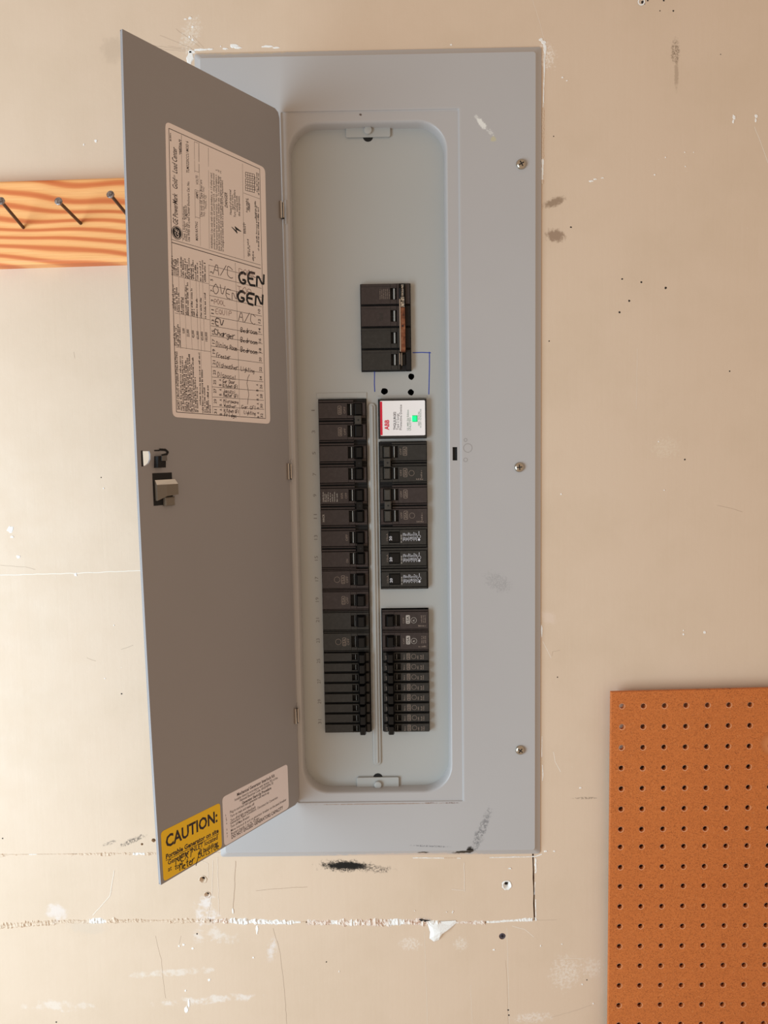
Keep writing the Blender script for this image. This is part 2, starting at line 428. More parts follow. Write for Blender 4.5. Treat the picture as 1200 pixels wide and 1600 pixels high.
# ------------------------------------------------------------------ the wall: drywall sheets with a cut strip below the panel
XL, XR, ZT, ZB = -1.25, 1.1, 2.44, .35
hl, hr, ht = cl + .014, cr_ - .014, ct - .014
A_l = at(0, 1333)[1]; A_m = at(250, 1333)[1]; A_r = at(834, 1340)[1]
seamA = lambda x: A_m if x < -.22 else A_m + (A_r - A_m) * (x + .22) / .39
Bp = [at(*p) for p in ((-40, 1449), (0, 1447), (100, 1440), (200, 1439), (330, 1439), (420, 1441), (480, 1441), (560, 1441), (640, 1440), (690, 1442), (760, 1441), (834, 1437))]
def seamB(x):
    if x <= Bp[0][0]: return Bp[0][1]
    for (a, za), (b, zb) in zip(Bp, Bp[1:]):
        if a <= x <= b: return za + (zb - za) * (x - a) / (b - a)
    return Bp[-1][1]
cx_t, cz_t = at(833, 1334); cx_b, cz_b = at(835, 1437)
def pt(u, v): return at(u, v)
main = [(XL, ZT), (XR, ZT), (XR, ZB), (XL, ZB), (XL, seamB(XL) - .0006)]
main += [(x, z - .0006) for x, z in Bp[:-1]] + [(cx_b + .0012, cz_b - .0006)]
for i in range(1, 9):
    f = i / 8; main.append((cx_b + (cx_t - cx_b) * f + .0008 + random.uniform(0, .0008), cz_b + (cz_t - cz_b) * f))
main += [(hr, cz_t), (hr, ht), (hl, ht), (hl, A_m + .0005), (XL, A_m + .0005)]
screw_holes = [(317, 1374, .0042), (324, 1398, .0036), (792, 1383, .0052), (240, 1313, .0025), (222, 1319, .0016)]
mh = []
ph_ = []
for u, v, r in screw_holes:
    x, z = at(u, v); k = circle(x, z, r, 14)
    k = [(a + random.uniform(-1, 1) * r * .1, b + random.uniform(-1, 1) * r * .1) for a, b in k]
    (ph_ if z < A_m - .003 else mh).append(k)
x, z = at(785, 1463); mh.append(circle(x, z, .0042, 16))
b = MB(); b.plate([main] + mh, -.0125, 0, M_wall, FACE)
wall = b.build('wall_back', smooth=False); wall['kind'] = 'structure'
wall['label'] = 'beige painted drywall with patched seams, chips and scuffs behind the panel'
def wpart(name, b, label=None, smooth=False):
    o = b.build(name, wall, smooth=smooth)
    if label: o['label'] = label
    return o
pat = [(XL, A_m - .0005)] + [(hl, A_m - .0005), (cx_t - .0012, cz_t)]
for i in range(1, 9):
    f = i / 8; pat.append((cx_t + (cx_b - cx_t) * f - .0006 - random.uniform(0, .0006), cz_t + (cz_b - cz_t) * f))
pat += [(x, z + .0006) for x, z in reversed(Bp[:-1])] + [(XL, seamB(XL) + .0006)]
b = MB(); b.plate([pat] + ph_, -.0125, -.0002, M_wall, FACE); wpart('drywall_patch', b, 'long horizontal strip of patched drywall just below the panel')
b = MB(); b.box(XL, XR, ZB, A_m + .05, -.020, -.0126, M_gap, FACE); b.box(XL, hl - .002, A_m, ZT, -.02, -.0126, M_gap, FACE)
b.box(hr + .002, XR, A_m, ZT, -.02, -.0126, M_gap, FACE); wpart('backing_board', b)
# gypsum lining of screw holes
for i, (u, v, r) in enumerate(screw_holes[:3]):
    x, z = at(u, v); b = MB()
    prof = [(r * 1.2, .00015), (r * 1.02, .0005), (r * .8, -.0004), (r * .45, -.0045), (r * .1, -.005)]
    n = 16; rings = []
    for q, (rad, h) in enumerate(prof):
        R = random.Random(i * 9 + q)
        rings.append([(x + rad * math.cos(2 * PI * k / n) * R.uniform(.85, 1.15), z + rad * math.sin(2 * PI * k / n) * R.uniform(.85, 1.15), h) for k in range(n)])
    b.loft(rings[:4], M_gyp if i == 2 else M_wall, FACE); b.loft(rings[3:], M_gap, FACE, cap1=True)
    wpart('screw_hole', b, smooth=True)
x, z = at(785, 1463); b = MB()
b.lathe([(.0041, -.003), (.0041, -.0012), (.0032, -.0006)], mat('dull_purple_screw', lin(96, 88, 100), .5, .6), FACE, 18, x, z)
b.box(x - .0022, x + .0022, z - .0005, z + .0005, -.0008, -.0004, M_dark, FACE); b.box(x - .0005, x + .0005, z - .0022, z + .0022, -.0008, -.0004, M_dark, FACE)
wpart('drywall_screw', b, 'sunken dark screw head below the seam, right of the torn flap')

# ragged compound along the seams
def ridge(path, mats, w0, w1, h0, h1, step=.0016, seed=1, name='joint_compound', label=None, off=0):
    R = random.Random(seed); b = MB(); rows = []; L = []
    for (p, q) in zip(path, path[1:]):
        d = math.hypot(q[0] - p[0], q[1] - p[1]); n = max(1, int(d / step))
        for i in range(n): L.append((p[0] + (q[0] - p[0]) * i / n, p[1] + (q[1] - p[1]) * i / n, (q[0] - p[0]) / d, (q[1] - p[1]) / d))
    a1 = a2 = .5; env = .5
    for x, z, dx, dz in L:
        a1 += (R.random() - a1) * .5; a2 += (R.random() - a2) * .5; env = min(1, max(0, env + R.uniform(-.2, .2)))
        wa = w0 + (w1 - w0) * a1 * env * 1.3; wb = w0 + (w1 - w0) * a2 * env * 1.3; hh = h0 + (h1 - h0) * R.random() * env
        nx, nz = -dz, dx; o = off * env
        rows.append([(x + nx * (wa + o), z + nz * (wa + o), -.0003), (x + nx * (wa * .55 + o), z + nz * (wa * .55 + o), hh * R.uniform(.5, 1)), (x + nx * o, z + nz * o, hh * R.uniform(.2, 1)),
                     (x - nx * (wb * .5 - o), z - nz * (wb * .5 - o), hh * R.uniform(.5, 1)), (x - nx * (wb - o), z - nz * (wb - o), -.0003)])
    cur = mats[0]
    for k in range(len(rows) - 1):
        if R.random() < .09: cur = R.choice(mats)
        vs = rows[k] + rows[k + 1]
        b.add(vs, [(i, i + 1, i + 6, i + 5) for i in range(4)], cur, FACE)
    return wpart(name, b, label)
ridge([(XL, A_m), (hl + .002, A_m)], [M_wall, M_wall, M_wall, M_gyp], .0004, .0034, .0003, .0024, seed=3, off=-.0007, label='cream compound ridge along the upper patch seam')
ridge([(XL, Bp[0][1])] + Bp[:5], [M_wall, M_wall, M_wall, M_gyp], .0012, .0060, .0008, .0034, seed=4, label='lumpy cream ridge of compound along the lower patch seam')
ridge(Bp[4:7], [M_wall, M_gyp, M_gyp, M_paper], .0012, .0052, .0006, .0032, seed=5)
ridge(Bp[6:10], [M_paper, M_gyp, M_paper], .002, .0062, .0008, .0034, seed=6, off=-.001, name='torn_paper', label='torn brown and white drywall paper along the seam below the panel')
ridge(Bp[9:11], [M_paper, M_gyp], .0014, .0046, .0005, .0022, seed=8, off=-.001, name='torn_paper')
ridge(Bp[10:], [M_gyp], .0008, .0038, .0003, .0012, seed=7)
ridge([at(836, 1437), at(841, 1436)], [M_gyp], .0008, .005, .0003, .001, seed=17)
ridge([at(645, 1340.5), at(722, 1341)], [M_gyp, M_wall], .0004, .0018, .0003, .0010, seed=9)
ridge([at(765, 1340), at(836, 1338.5), at(849, 1334)], [M_gyp], .0003, .0013, .0003, .0008, seed=10)
ridge([at(837, 1341), at(837.5, 1362), at(834.5, 1366)], [M_gyp], .0003, .0022, .0002, .0008, seed=11)
ridge([at(836.5, 1378), at(835, 1400)], [M_gyp], .0002, .0009, .0002, .0006, seed=12)
ridge([at(837, 1405), at(837.5, 1437)], [M_gyp], .0003, .0018, .0002, .0008, seed=13)
ridge([at(845, 62), at(849, 66), at(851.5, 76), at(852, 92), at(849.5, 130), at(848.5, 170)], [M_gyp, M_wall, M_gyp], .0003, .0026, .0003, .0009, seed=14, name='caulk_bead')
ridge([at(848.5, 170), at(848, 230), at(847, 290)], [M_wall, M_wall, M_gyp], .0004, .0026, .0003, .0009, seed=15, name='caulk_bead')
ridge([at(847, 1150), at(846.5, 1185)], [M_gyp], .0003, .001, .0002, .0006, seed=18, name='caulk_bead')
ridge([at(847.5, 1195), at(848.5, 1212), at(847, 1222)], [M_gyp], .0003, .0016, .0002, .0006, seed=19, name='caulk_bead')
ridge([at(293, 104), at(296, 86), at(305, 78.5), at(326, 77)], [M_gyp], .001, .004, .0003, .0012, seed=16, name='caulk_bead', label='white caulk around the upper left corner of the cover')
# torn flap hanging from the seam
fl = [at(*p) for p in ((668, 1443), (680, 1440), (712, 1438), (714, 1441), (704, 1451), (692, 1459), (686, 1468), (678, 1471), (671, 1466), (672, 1456))]
b = MB(); n = len(fl); cxf = sum(p[0] for p in fl) / n; czf = sum(p[1] for p in fl) / n; R = random.Random(2)
vs = [(x, z, .0004) for x, z in fl] + [(cxf + (x - cxf) * .6, czf + (z - czf) * .6, R.uniform(.002, .0036)) for x, z in fl] + [(cxf, czf, .0042)]
fs = [(i, (i + 1) % n, n + (i + 1) % n, n + i) for i in range(n)] + [(n + i, n + (i + 1) % n, 2 * n) for i in range(n)]
b.add(vs, fs, M_gyp, FACE); wpart('torn_flap', b, 'white flap of torn drywall paper hanging from the lower seam')
b = MB(); x, z = at(659, 1437.5); b.poly([(x - .006, z), (x - .002, z + .0022), (x + .004, z + .001), (x + .012, z + .0002), (x + .004, z - .0016), (x - .003, z - .0018)], .0012, M_dark, FACE); wpart('tear_hole', b)

# paint chips: irregular flakes of bare gypsum
chips = [(297, 91, 5.5, 13), (300, 81, 7, 3), (313, 77.5, 9, 1.8), (328, 77, 6, 1.8), (845, 62, 4, 2.6), (849.5, 67, 4, 3.6), (852, 78, 2.6, 10), (850.5, 106, 1.6, 18), (849.5, 150, 1.2, 14), (297, 28, 3, 3), (290, 30, 2.4, 1), (301, 42, 2, 2), (296, 58, 1.6, 2.6), (301, 62, 2.4, 2.4), (345, 72.5, 1, 1), (365, 71.5, 7.5, 3.4), (372, 74.5, 7, 2), (352, 76, 5, 1.6), (418, 72.5, 11, 2.2), (432, 74.5, 7, 1.6),
         (705, 70, 2, 1.6), (879, 121, 1.8, 1.4), (886, 126, 1.8, 1), (1147, 183, 3, 4), (1146, 190, 1.8, 3), (1182, 181, 3, 3), (1181, 188, 1.5, 3.4), (924, 283, 4.2, 1.8), (930, 280, 3, 1.6), (941, 278, 2.6, 1),
         (1023, 273, 1.6, 1.4), (846.5, 986, 1.7, 12), (150, 220, 2.6, 2.8), (131, 226, 1.4, 2), (16, 827, 6, 6), (19, 839, 3, 2), (29, 870, 4.2, 2.8), (118, 898, 3, 3.2), (295, 1567, 2, 8), (291, 1578, 3.6, 6.5), (290, 1548, 1.8, 2),
         (327, 1531, 2.4, 2.6), (402, 1452, 2.2, 8), (301, 1482, 2.4, 2.2), (287, 1476, 2.4, 1.8), (280, 1478, 1.6, 1.8), (364, 1424, 1.6, 4.5), (396, 1496, 2, 2), (797, 1357, 2.8, 1.4), (707, 1426, 1.2, 1.4), (772, 1484, 2, 1.6),
         (927, 1568, 1.4, 1.4), (910, 1538, 1.4, 1.4), (878, 1475, 1.6, 1), (1101, 988, 2, 2.8), (1068, 991, 1.4, 2), (1068, 985, 1, 1.2), (907, 1231, 2, 1.4), (877, 772, 1.4, 1.6), (1038, 766, 1.2, 1), (1029, 690, 1.2, 1),
         (162, 763, 1.2, 1.6), (708, 1424, 1, 1), (698, 1425, 1, 1), (648, 1423, 1, 1), (178, 977, 1.2, 1.2), (164, 1060, 1.4, 1), (852, 1330, 3, 1.6), (866, 1330, 2, 1.2), (530, 1518, .9, 1.4), (845, 1478, 1, 2), (1070, 238, 1, .8), (1084, 238, 1, .8), (1071, 260, 1, 1), (1040, 246, 1, 1)]
R = random.Random(5)
for u, v, ru, rv in chips:
    k = R.randint(8, 11); P = []; a0 = R.random() * 6
    for i in range(k):
        a = a0 + 2 * PI * i / k; q = R.uniform(.65, 1.15)
        P.append(at(u + ru * q * math.cos(a), v + rv * q * math.sin(a)))
    cxx = sum(p[0] for p in P) / k; czz = sum(p[1] for p in P) / k
    b = MB(); vs = [(x, z, 0) for x, z in P] + [(cxx + (x - cxx) * .8, czz + (z - czz) * .8, .0005) for x, z in P]
    b.add(vs, [(i, (i + 1) % k, k + (i + 1) % k, k + i) for i in range(k)] + [tuple(range(k, 2 * k))], M_gyp, FACE)
    wpart('paint_chip', b)
# small dark pits and nail pricks
pits = [(1005, 4, 4), (1012, 1, 1.5), (1037, 1, 1.5), (1052, 17, 1.6), (1031, 17, 1), (972, 436, 1.6), (1002, 441, 1.8), (1040, 450, 2), (968, 488, 1.8), (983, 470, 1.8), (858, 533, 1.2), (865, 213, 1), (892, 355, 1.6), (158, 746, 1.2),
        (190, 1084, 1.6), (871, 1058, 1.2), (1070, 718, 1.5), (88, 1603, 2), (4, 1310, 1.4), (308, 1459, 1.6), (88, 1597, 1.6), (794, 1578, 1.6), (795, 1586, 1.6), (917, 1531, 1.2), (510, 1503, 1.4), (1126, 85, .8), (1140, 580, 1.2)]
b = MB()
for u, v, r in pits:
    x, z = at(u, v); P = [(x + a, z + c_) for a, c_ in [(r * .0007 * R.uniform(.7, 1.2) * math.cos(k), r * .0007 * R.uniform(.7, 1.2) * math.sin(k)) for k in [i * PI / 4 for i in range(8)]]]
    b.poly(P, .00012, M_gap, FACE)
wpart('nail_pricks', b)['kind'] = 'stuff'
b = MB(); x, z = at(1002, 3); b.flat([circle(x, z, .0042, 16), circle(x, z, .0026, 16)], .0004, M_gyp, FACE); wpart('anchor_ring', b, 'pale ring around a dark hole at the top edge')
# hairline cracks and scratches
b = MB(); R = random.Random(8)
def crack(b, pts, w, mt_, h=.0001, jit=.5):
    P = []
    for (p, q) in zip(pts, pts[1:]):
        n = max(1, int(math.hypot(q[0] - p[0], q[1] - p[1]) / 7))
        for i in range(n): P.append((p[0] + (q[0] - p[0]) * i / n + R.uniform(-jit, jit), p[1] + (q[1] - p[1]) * i / n + R.uniform(-jit, jit)))
    P.append(pts[-1]); b.ribbon([at(*p) for p in P], w, h, mt_, FACE)
for pts, w in (([(427, 1450), (438, 1490), (444, 1540), (448, 1600)], .0007), ([(368, 1345), (366, 1395), (364, 1420)], .0006), ([(243, 1462), (252, 1500), (256, 1540), (259, 1560)], .0005), ([(400, 1392), (440, 1388), (480, 1386)], .0004),
               ([(204, 62), (245, 72), (290, 78)], .0004), ([(250, 55), (300, 76)], .0004), ([(275, 45), (312, 73)], .0004), ([(228, 74), (290, 80)], .0003), ([(262, 72), (313, 79)], .0003), ([(300, 55), (318, 74)], .0003), ([(862, 1025), (864, 1018), (875, 1016)], .0004),
               ([(835, 1437), (850, 1438), (870, 1437)], .0003), ([(790, 1500), (793, 1560), (794, 1600)], .0003), ([(860, 1590), (895, 1580), (925, 1570)], .0003), ([(1121, 790), (1145, 795), (1160, 800)], .0004), ([(115, 550), (117, 560)], .0004), ([(136, 1028), (150, 1033)], .0005), ([(190, 1015), (208, 1008)], .0006), ([(0, 883), (40, 886), (55, 890)], .0005), ([(280, 1475), (283, 1462)], .0004)):
    crack(b, pts, w * .65, M_crack)
wpart('hairline_cracks', b)['kind'] = 'stuff'
b = MB()
for pts, w in (([(0, 898.5), (110, 896), (222, 891.5)], .0009), ([(313, 1345), (325, 1350), (325, 1372)], .0004), ([(333, 1345), (331, 1395), (324, 1436)], .0004), ([(340, 1340), (342, 1430)], .0004), ([(1179, 198), (1190, 225), (1200, 255)], .0006), ([(725, 1348), (726, 1393)], .0007), ([(706, 1390), (724, 1391)], .0005),
               ([(800, 1447), (820, 1452), (834, 1464)], .0006), ([(865, 1175), (867, 1190), (876, 1206)], .0007), ([(848, 1002), (855, 1015), (861, 1028)], .0005), ([(178, 1360), (172, 1400), (145, 1430)], .0008), ([(832, 0), (842, 30), (850, 62)], .0003), ([(663, 1455), (668, 1600)], .0003), ([(735, 1540), (738, 1600)], .0003), ([(792, 1450), (796, 1600)], .0004), ([(996, 545), (994, 640)], .0003), ([(870, 1497), (912, 1498)], .0003)):
    crack(b, pts, w, M_scr)
wpart('pale_scratches', b)['kind'] = 'stuff'

# ------------------------------------------------------------------ electrical panel
panel = thing('electrical_panel', 'tall grey metal breaker panel set in the beige wall with its door swung open', 'electrical panel', (0, 0, cb))
PO = (0, 0, cb)
def ppart(name, b, parent=None, label=None, smooth=False):
    o = b.build(name, parent or panel, origin=PO, smooth=smooth)
    if label: o['label'] = label
    return o
def r3(x0, x1, z0, z1, r, Y, n=6): return [(x, z, -Y) for x, z in rrect(x0, x1, z0, z1, r, n)]
ol, orr, ot, ob = at(450.7, 700, YR)[0] , at(700, 700, YR)[0], at(575, 188.5, YR)[1], at(590, 1239.8, YR)[1]
ol = (at(450.9, 320, YR)[0] + at(469, 1150, YR)[0]) / 2; orr = (at(699, 300, YR)[0] + at(707.3, 1150, YR)[0]) / 2
b = MB()
b.loft([r3(cl, cr_, cb, ct, .003, 0), r3(cl, cr_, cb, ct, .003, -.0012), r3(cl + .0055, cr_ - .0055, cb + .0055, ct - .0055, .003, -.0042), r3(cl + .0075, cr_ - .0075, cb + .0075, ct - .0075, .003, YC), r3(cl + .0085, cr_ - .0085, cb + .0085, ct - .0085, .003, YC), r3(rl - .0025, rr + .0025, rb - .0025, rt + .0025, .002, YC),
        r3(rl - .0012, rr + .0012, rb - .0012, rt + .0012, .002, YC), r3(rl - .0004, rr + .0004, rb - .0004, rt + .0004, .002, YC + .0003), r3(rl, rr, rb, rt, .002, YR - .0003), r3(rl + .0009, rr - .0009, rb + .0009, rt - .0009, .002, YR)], M_cover, FACE)
sx0, sz0 = at(707.3, 719.5, YR); sx1, sz1 = at(714.3, 698.5, YR)
b.flat([rrect(rl + .0009, rr - .0009, rb + .0009, rt - .0009, .002), rrect(ol, orr, ob, ot, .034, 14), [(sx0, sz0), (sx1, sz0), (sx1, sz1), (sx0, sz1)]], -YR, M_cover, FACE)
rg = [r3(ol + o, orr - o, ob + o, ot - o, .034 - o * .6, Y, 14) for o, Y in ((0, YR), (.0009, YR + .0003), (.0017, YR + .0012), (.0024, YR + .0030), (.0029, YR + .0062), (.0032, YR + .010), (.0034, YD + .0004))]
b.loft(rg, M_cover, FACE)
b.box(sx0 - .001, sx1 + .001, sz0 - .001, sz1 + .001, .001, .002, M_dark, FACE)
cover = ppart('cover', b, label='flat grey cover with a raised rim around the rounded opening', smooth=True)
# knockout rings and small circles
b = MB()
for u, v, r in ((731, 700, .0052), (727.5, 687.5, .0020), (727.5, 718.5, .0024)):
    x, z = at(u, v, YC); b.flat([circle(x, z, r, 28), circle(x, z, r - .0004, 28)], -YC + .0001, mat('knockout_line', lin(140, 134, 128), .6), FACE)
ppart('knockout', b, cover)
# cover screws
for u, v, a in ((814, 257, .5), (811, 730, .1), (812.5, 1171.5, .9)):
    x, z = at(u, v, YC); M = Matrix.Translation((x, YC, z)) @ FACE @ Matrix.Rotation(a, 4, 'Z')
    b = MB(); b.lathe([(.0056, 0), (.0058, .0008), (.0052, .0022), (.0038, .0032), (.0015, .0036)], M_screw, M, 28)
    b.box(-.0032, .0032, -.0006, .0006, .0030, .00375, M_dark, M); b.box(-.0006, .0006, -.0032, .0032, .0030, .00376, M_dark, M)
    ppart('cover_screw', b, smooth=True)
# enclosure behind
b = MB(); e0, e1, e2, e3 = hl + .004, hr - .004, cb + .02, ht - .004
for q in ((e0, e0 + .002, e2, e3), (e1 - .002, e1, e2, e3), (e0, e1, e2, e2 + .002), (e0, e1, e3 - .002, e3)): b.box(*q, -.09, -.009, M_box, FACE)
b.box(e0, e1, e2, e3, -.092, -.09, M_box, FACE); ppart('enclosure', b)
# dead front with its cut-outs
def rect(x0, x1, z0, z1): return [(x0, z0), (x1, z0), (x1, z1), (x0, z1)]
g_ = .0004
rR = br_l + BW
surge_b = bt - 2 * IN
blank_t, blank_b = bt - 9 * IN, bt - 10 * IN
holes = [rect(ml - g_, ml + BW * 1.03 + g_, mt - 4 * IN - g_, mt + g_), rect(bl - g_, bl + BW + g_, bt - 16 * IN - g_, bt + g_),
         rect(br_l - g_, rR + g_, surge_b + .003, bt - .0006), rect(br_l - g_, rR + g_, blank_t - .001, surge_b - .0006), rect(br_l - g_, rR + g_, bt - 16 * IN - g_, blank_b + .001)]
for u, v, r in ((642.5, 588.5, .0037), (600.5, 611.5, .0040), (642, 613, .0037)):
    x, z = at(u, v, YD); k = circle(x, z, r, 14); holes.append([(a + random.uniform(-.0003, .0003), c_ + random.uniform(-.0003, .0003)) for a, c_ in k])
b = MB(); b.plate([rrect(ol - .004, orr + .004, ob - .004, ot + .004, .03, 8)] + holes, -YD - .0015, -YD, M_dead, FACE)
b.box(bl - .002, bl + BW + .001, bt + .0012, bt + .0078, -YD, -YD + .0009, M_dead, FACE, .0004)
b.box(br_l - .001, rR + .001, bt + .0002, bt + .0030, -YD, -YD + .0007, M_dead, FACE, .0004)
dead = ppart('dead_front', b, label='recessed grey inner plate with cut-outs for the breakers')
b = MB(); xr0, zr0 = at(579.5, 630, YD); xr1, zr1 = at(591, 1195, YD); xr = (xr0 + xr1) / 2
for w, h in ((.0048, .0020),): b.plate([rrect(xr - w, xr + w, zr1, zr0, w * .95, 5)], -YD, -YD + h, M_dead, FACE, bev=.0012)
b.plate([rrect(xr - .0015, xr + .0015, zr1 + .003, zr0 - .003, .0014, 4)], -YD, -YD + .0036, M_dead, FACE, bev=.0006); ppart('raised_rib', b, dead)
for (u, v, x0p, x1p, ya, yb, dk) in ((574.8, 202, 540.6, 609.8, 195, 214.5, 215), (590.4, 1227.6, 557.9, 623.2, 1214.5, 1234, 1214)):
    Yb = YD - .003
    xa, za = at(x0p, yb, Yb); xb, zb_ = at(x1p, ya, Yb)
    b = MB(); b.plate([rrect(xa, xb, za, zb_, .0016, 4)], -YD + .0006, -YD + .003, M_dead, FACE, bev=.0005)
    ppart('retaining_bracket', b, dead)
    x, z = at(u, v, Yb - .004); M = Matrix.Translation((x, Yb, z)) @ FACE
    b = MB(); b.lathe([(.0047, 0), (.0047, .0024), (.0043, .0032), (.0030, .0036)], M_dead, M, 24); ppart('thumb_screw', b, dead, smooth=True)
    xd, zd = at(575 if v < 800 else 590.5, dk, YD); b = MB(); b.poly(circle(xd, zd + (.0012 if v < 800 else -.0012), .0060, 20), -YD + .0001, M_dark, FACE); ppart('screw_opening', b, dead)
for P in ([(585.3, 579), (585, 600), (585.6, 612)], [(645, 551), (660, 550.6), (673, 551.2)], [(671, 550), (671, 575), (670, 616)]):
    b = MB(); b.ribbon([at(u, v, YD) for u, v in P], .0011, -YD + .0001, M_blue, FACE)
    ppart('marker_line', b, dead, 'blue marker line drawn below the main breaker')
for i in range(16):
    b = MB()
    n_ = 2 * i + 1; zc = bt - (i + .5) * IN; zc -= .004
    x = bl - .0048; L = .0012 if n_ == 1 else .0032 if n_ < 10 else .0055
    b.text(str(n_), (x, zc - L / 2 + .004), (x, zc + L / 2 + .004), .0042, -YD + .0001, M_num, FACE)
    ppart('row_number', b, dead)

# ------------------------------------------------------------------ door, swung open to the left
HX, HY = rl, -.008; DX, DY = -.2355, -.1805; DW = math.hypot(DX - HX, DY - HY)
ex = Vector(((HX - DX) / DW, (HY - DY) / DW, 0)); ez = Vector((0, 0, 1)); nn = Vector((ex.y, -ex.x, 0))
tilt = .0065
ex2 = (ex * math.cos(tilt) + ez * math.sin(tilt)); ez2 = (ez * math.cos(tilt) - ex * math.sin(tilt))
# origin: hinge edge at mid height
DH = Vector((HX, HY, (rt + rb) / 2))
MD = Matrix(((ex2.x, ez2.x, nn.x, DH.x), (ex2.y, ez2.y, nn.y, DH.y), (ex2.z, ez2.z, nn.z, DH.z), (0, 0, 0, 1)))
def bow(s_, z_):
    return -.0068 * max(0, -s_ / DW) * max(0, 1 - (z_ / hh2) ** 2)
hh2 = (rt - rb) / 2
def dr(u, v, h=0.0):
    p = dr0(u, v, h)
    for _ in range(3): p = dr0(u, v, h + bow(*p))
    return p
def dr0(u, v, h=0.0):
    """photo pixel on the open door's inner face -> door frame (s from hinge, height)"""
    d = CR * ((u - 600) / FPX) + CF - CU * ((v - 800) / FPX)
    P0 = DH + nn * h; tt = nn.dot(P0 - CP) / nn.dot(d); p = CP + d * tt - DH
    return (p.dot(ex2), p.dot(ez2))
hh2 = (rt - rb) / 2
b = MB()
dhole = [dr(*p) for p in ((222.5, 705), (233.5, 705), (235, 710), (235, 718), (232.5, 724), (228.5, 727.5), (224, 728))]
outline = rrect(-DW, 0, -hh2, hh2, .0005, 1)
outline = [(-DW, -hh2), (-.007, -hh2), (-.002, -hh2 + .0025), (0, -hh2 + .008), (0, hh2 - .008), (-.002, hh2 - .0025), (-.007, hh2), (-DW, hh2)]
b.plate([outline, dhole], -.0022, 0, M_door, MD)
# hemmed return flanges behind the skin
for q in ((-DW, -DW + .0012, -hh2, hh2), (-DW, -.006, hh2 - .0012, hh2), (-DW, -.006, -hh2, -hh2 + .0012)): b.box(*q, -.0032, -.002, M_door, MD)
door = ppart('door', b, label='open grey door seen from its inner side with labels')
# hinges
for v in (328, 736.5, 1119):
    u = {328: 437.5, 736.5: 449.5, 1119: 459}[v]
    s_, z_ = dr(u, v); zc = (DH + ez2 * z_).z
    b = MB(); b.box(-.0052, -.0028, z_ - .0095, z_ + .0095, 0, .0035, M_steel, MD, .0006)
    b.box(-.0028, .0008, z_ - .0095, z_ + .0085, -.0008, .0025, M_dark, MD)
    b.tube((-.0006, z_ - .0085, .0026), (-.0006, z_ + .0085, .0026), .0009, .0009, M_steel, 8)
    ppart('hinge', b, door, 'small bright steel hinge')
    b = MB(); b.plate([rrect(rl + .001, ol - .0015, zc - .0135, zc + .0135, .0008, 2)], -YR - .001, -YR + .0007, M_cover, FACE, bev=.0003); ppart('hinge_tab', b, cover)
# latch hole edge, latch hook and slide
b = MB(); gh = [dr(*p) for p in ((240.5, 703), (249.5, 702.5), (249.3, 704.8), (241, 705))]
b.poly(gh, .0003, M_dark, MD)
b.poly([dr(*p) for p in ((220, 704), (222.6, 704), (224, 728.5), (221, 729))], .0003, M_dark, MD)
P = [dr(*p) for p in ((249, 702.5), (258, 703), (262, 706.5), (260, 709.8), (252.5, 711.5))]
b.ribbon(P, .0022, .0006, M_bk3, MD)
q = [dr(*p) for p in ((241, 713), (253, 712), (253, 730.5), (240.5, 731))]
b.add([(a, c_, h) for h in (0, .006) for a, c_ in q], [(4, 5, 6, 7), (0, 1, 5, 4), (1, 2, 6, 5), (2, 3, 7, 6), (3, 0, 4, 7)], M_bk3, MD)
q = [dr(*p) for p in ((245, 712.5), (253, 711.5), (253.5, 720), (245, 720))]
b.add([(a, c_, h) for h in (.006, .0075) for a, c_ in q], [(4, 5, 6, 7), (0, 1, 5, 4), (1, 2, 6, 5), (2, 3, 7, 6), (3, 0, 4, 7)], mat('latch_steel', lin(110, 106, 104), .3, .8), MD)
ppart('latch_hook', b, door, 'dark metal latch hook')
M_slide = mat('grey_slide_plastic', lin(118, 108, 96), .3); M_slide_t = mat('lit_slide_top', lin(235, 230, 222), .25)  # pale top colour paints the light on the slide's slanted face
b = MB(); (a0, z0) = dr(238, 742); (a1, z1) = dr(272, 741); zb2 = dr(240, 792)[1]
b.box(a0, a1 - .003, zb2 + .001, z0 + .0015, 0, .0004, M_dark, MD)
a0 += .002
h_ = .0055
zt_ = z0 - .0052; zm = z0 - .0098; zl = dr(240, 781)[1]
am = a0 + (a1 - a0) * .42
vs = [(a0, zt_, .001), (a1, zt_, .001), (a1, zm, h_), (am, zm, h_), (a0, zm, .0036), (a1, zl + .004, h_), (am, zl + .003, h_), (a0, zl - .001, .0036), (a1, zl + .004, .0005), (am, zl + .002, .0005), (a0, zl - .001, .0005), (a1, zt_, .0), (a0, zt_, 0)]
b.add(vs, [(0, 4, 3, 2, 1)], M_slide_t, MD); b.add(vs, [(4, 7, 6, 3), (3, 6, 5, 2), (2, 5, 8, 1), (5, 6, 9, 8), (6, 7, 10, 9), (0, 12, 10, 7, 4)], M_slide, MD)
b.box(am - .001, a1 - .003, zb2, zl + .002, 0, .004, M_slide, MD, .001)
ppart('latch_slide', b, door, 'grey plastic latch slide')

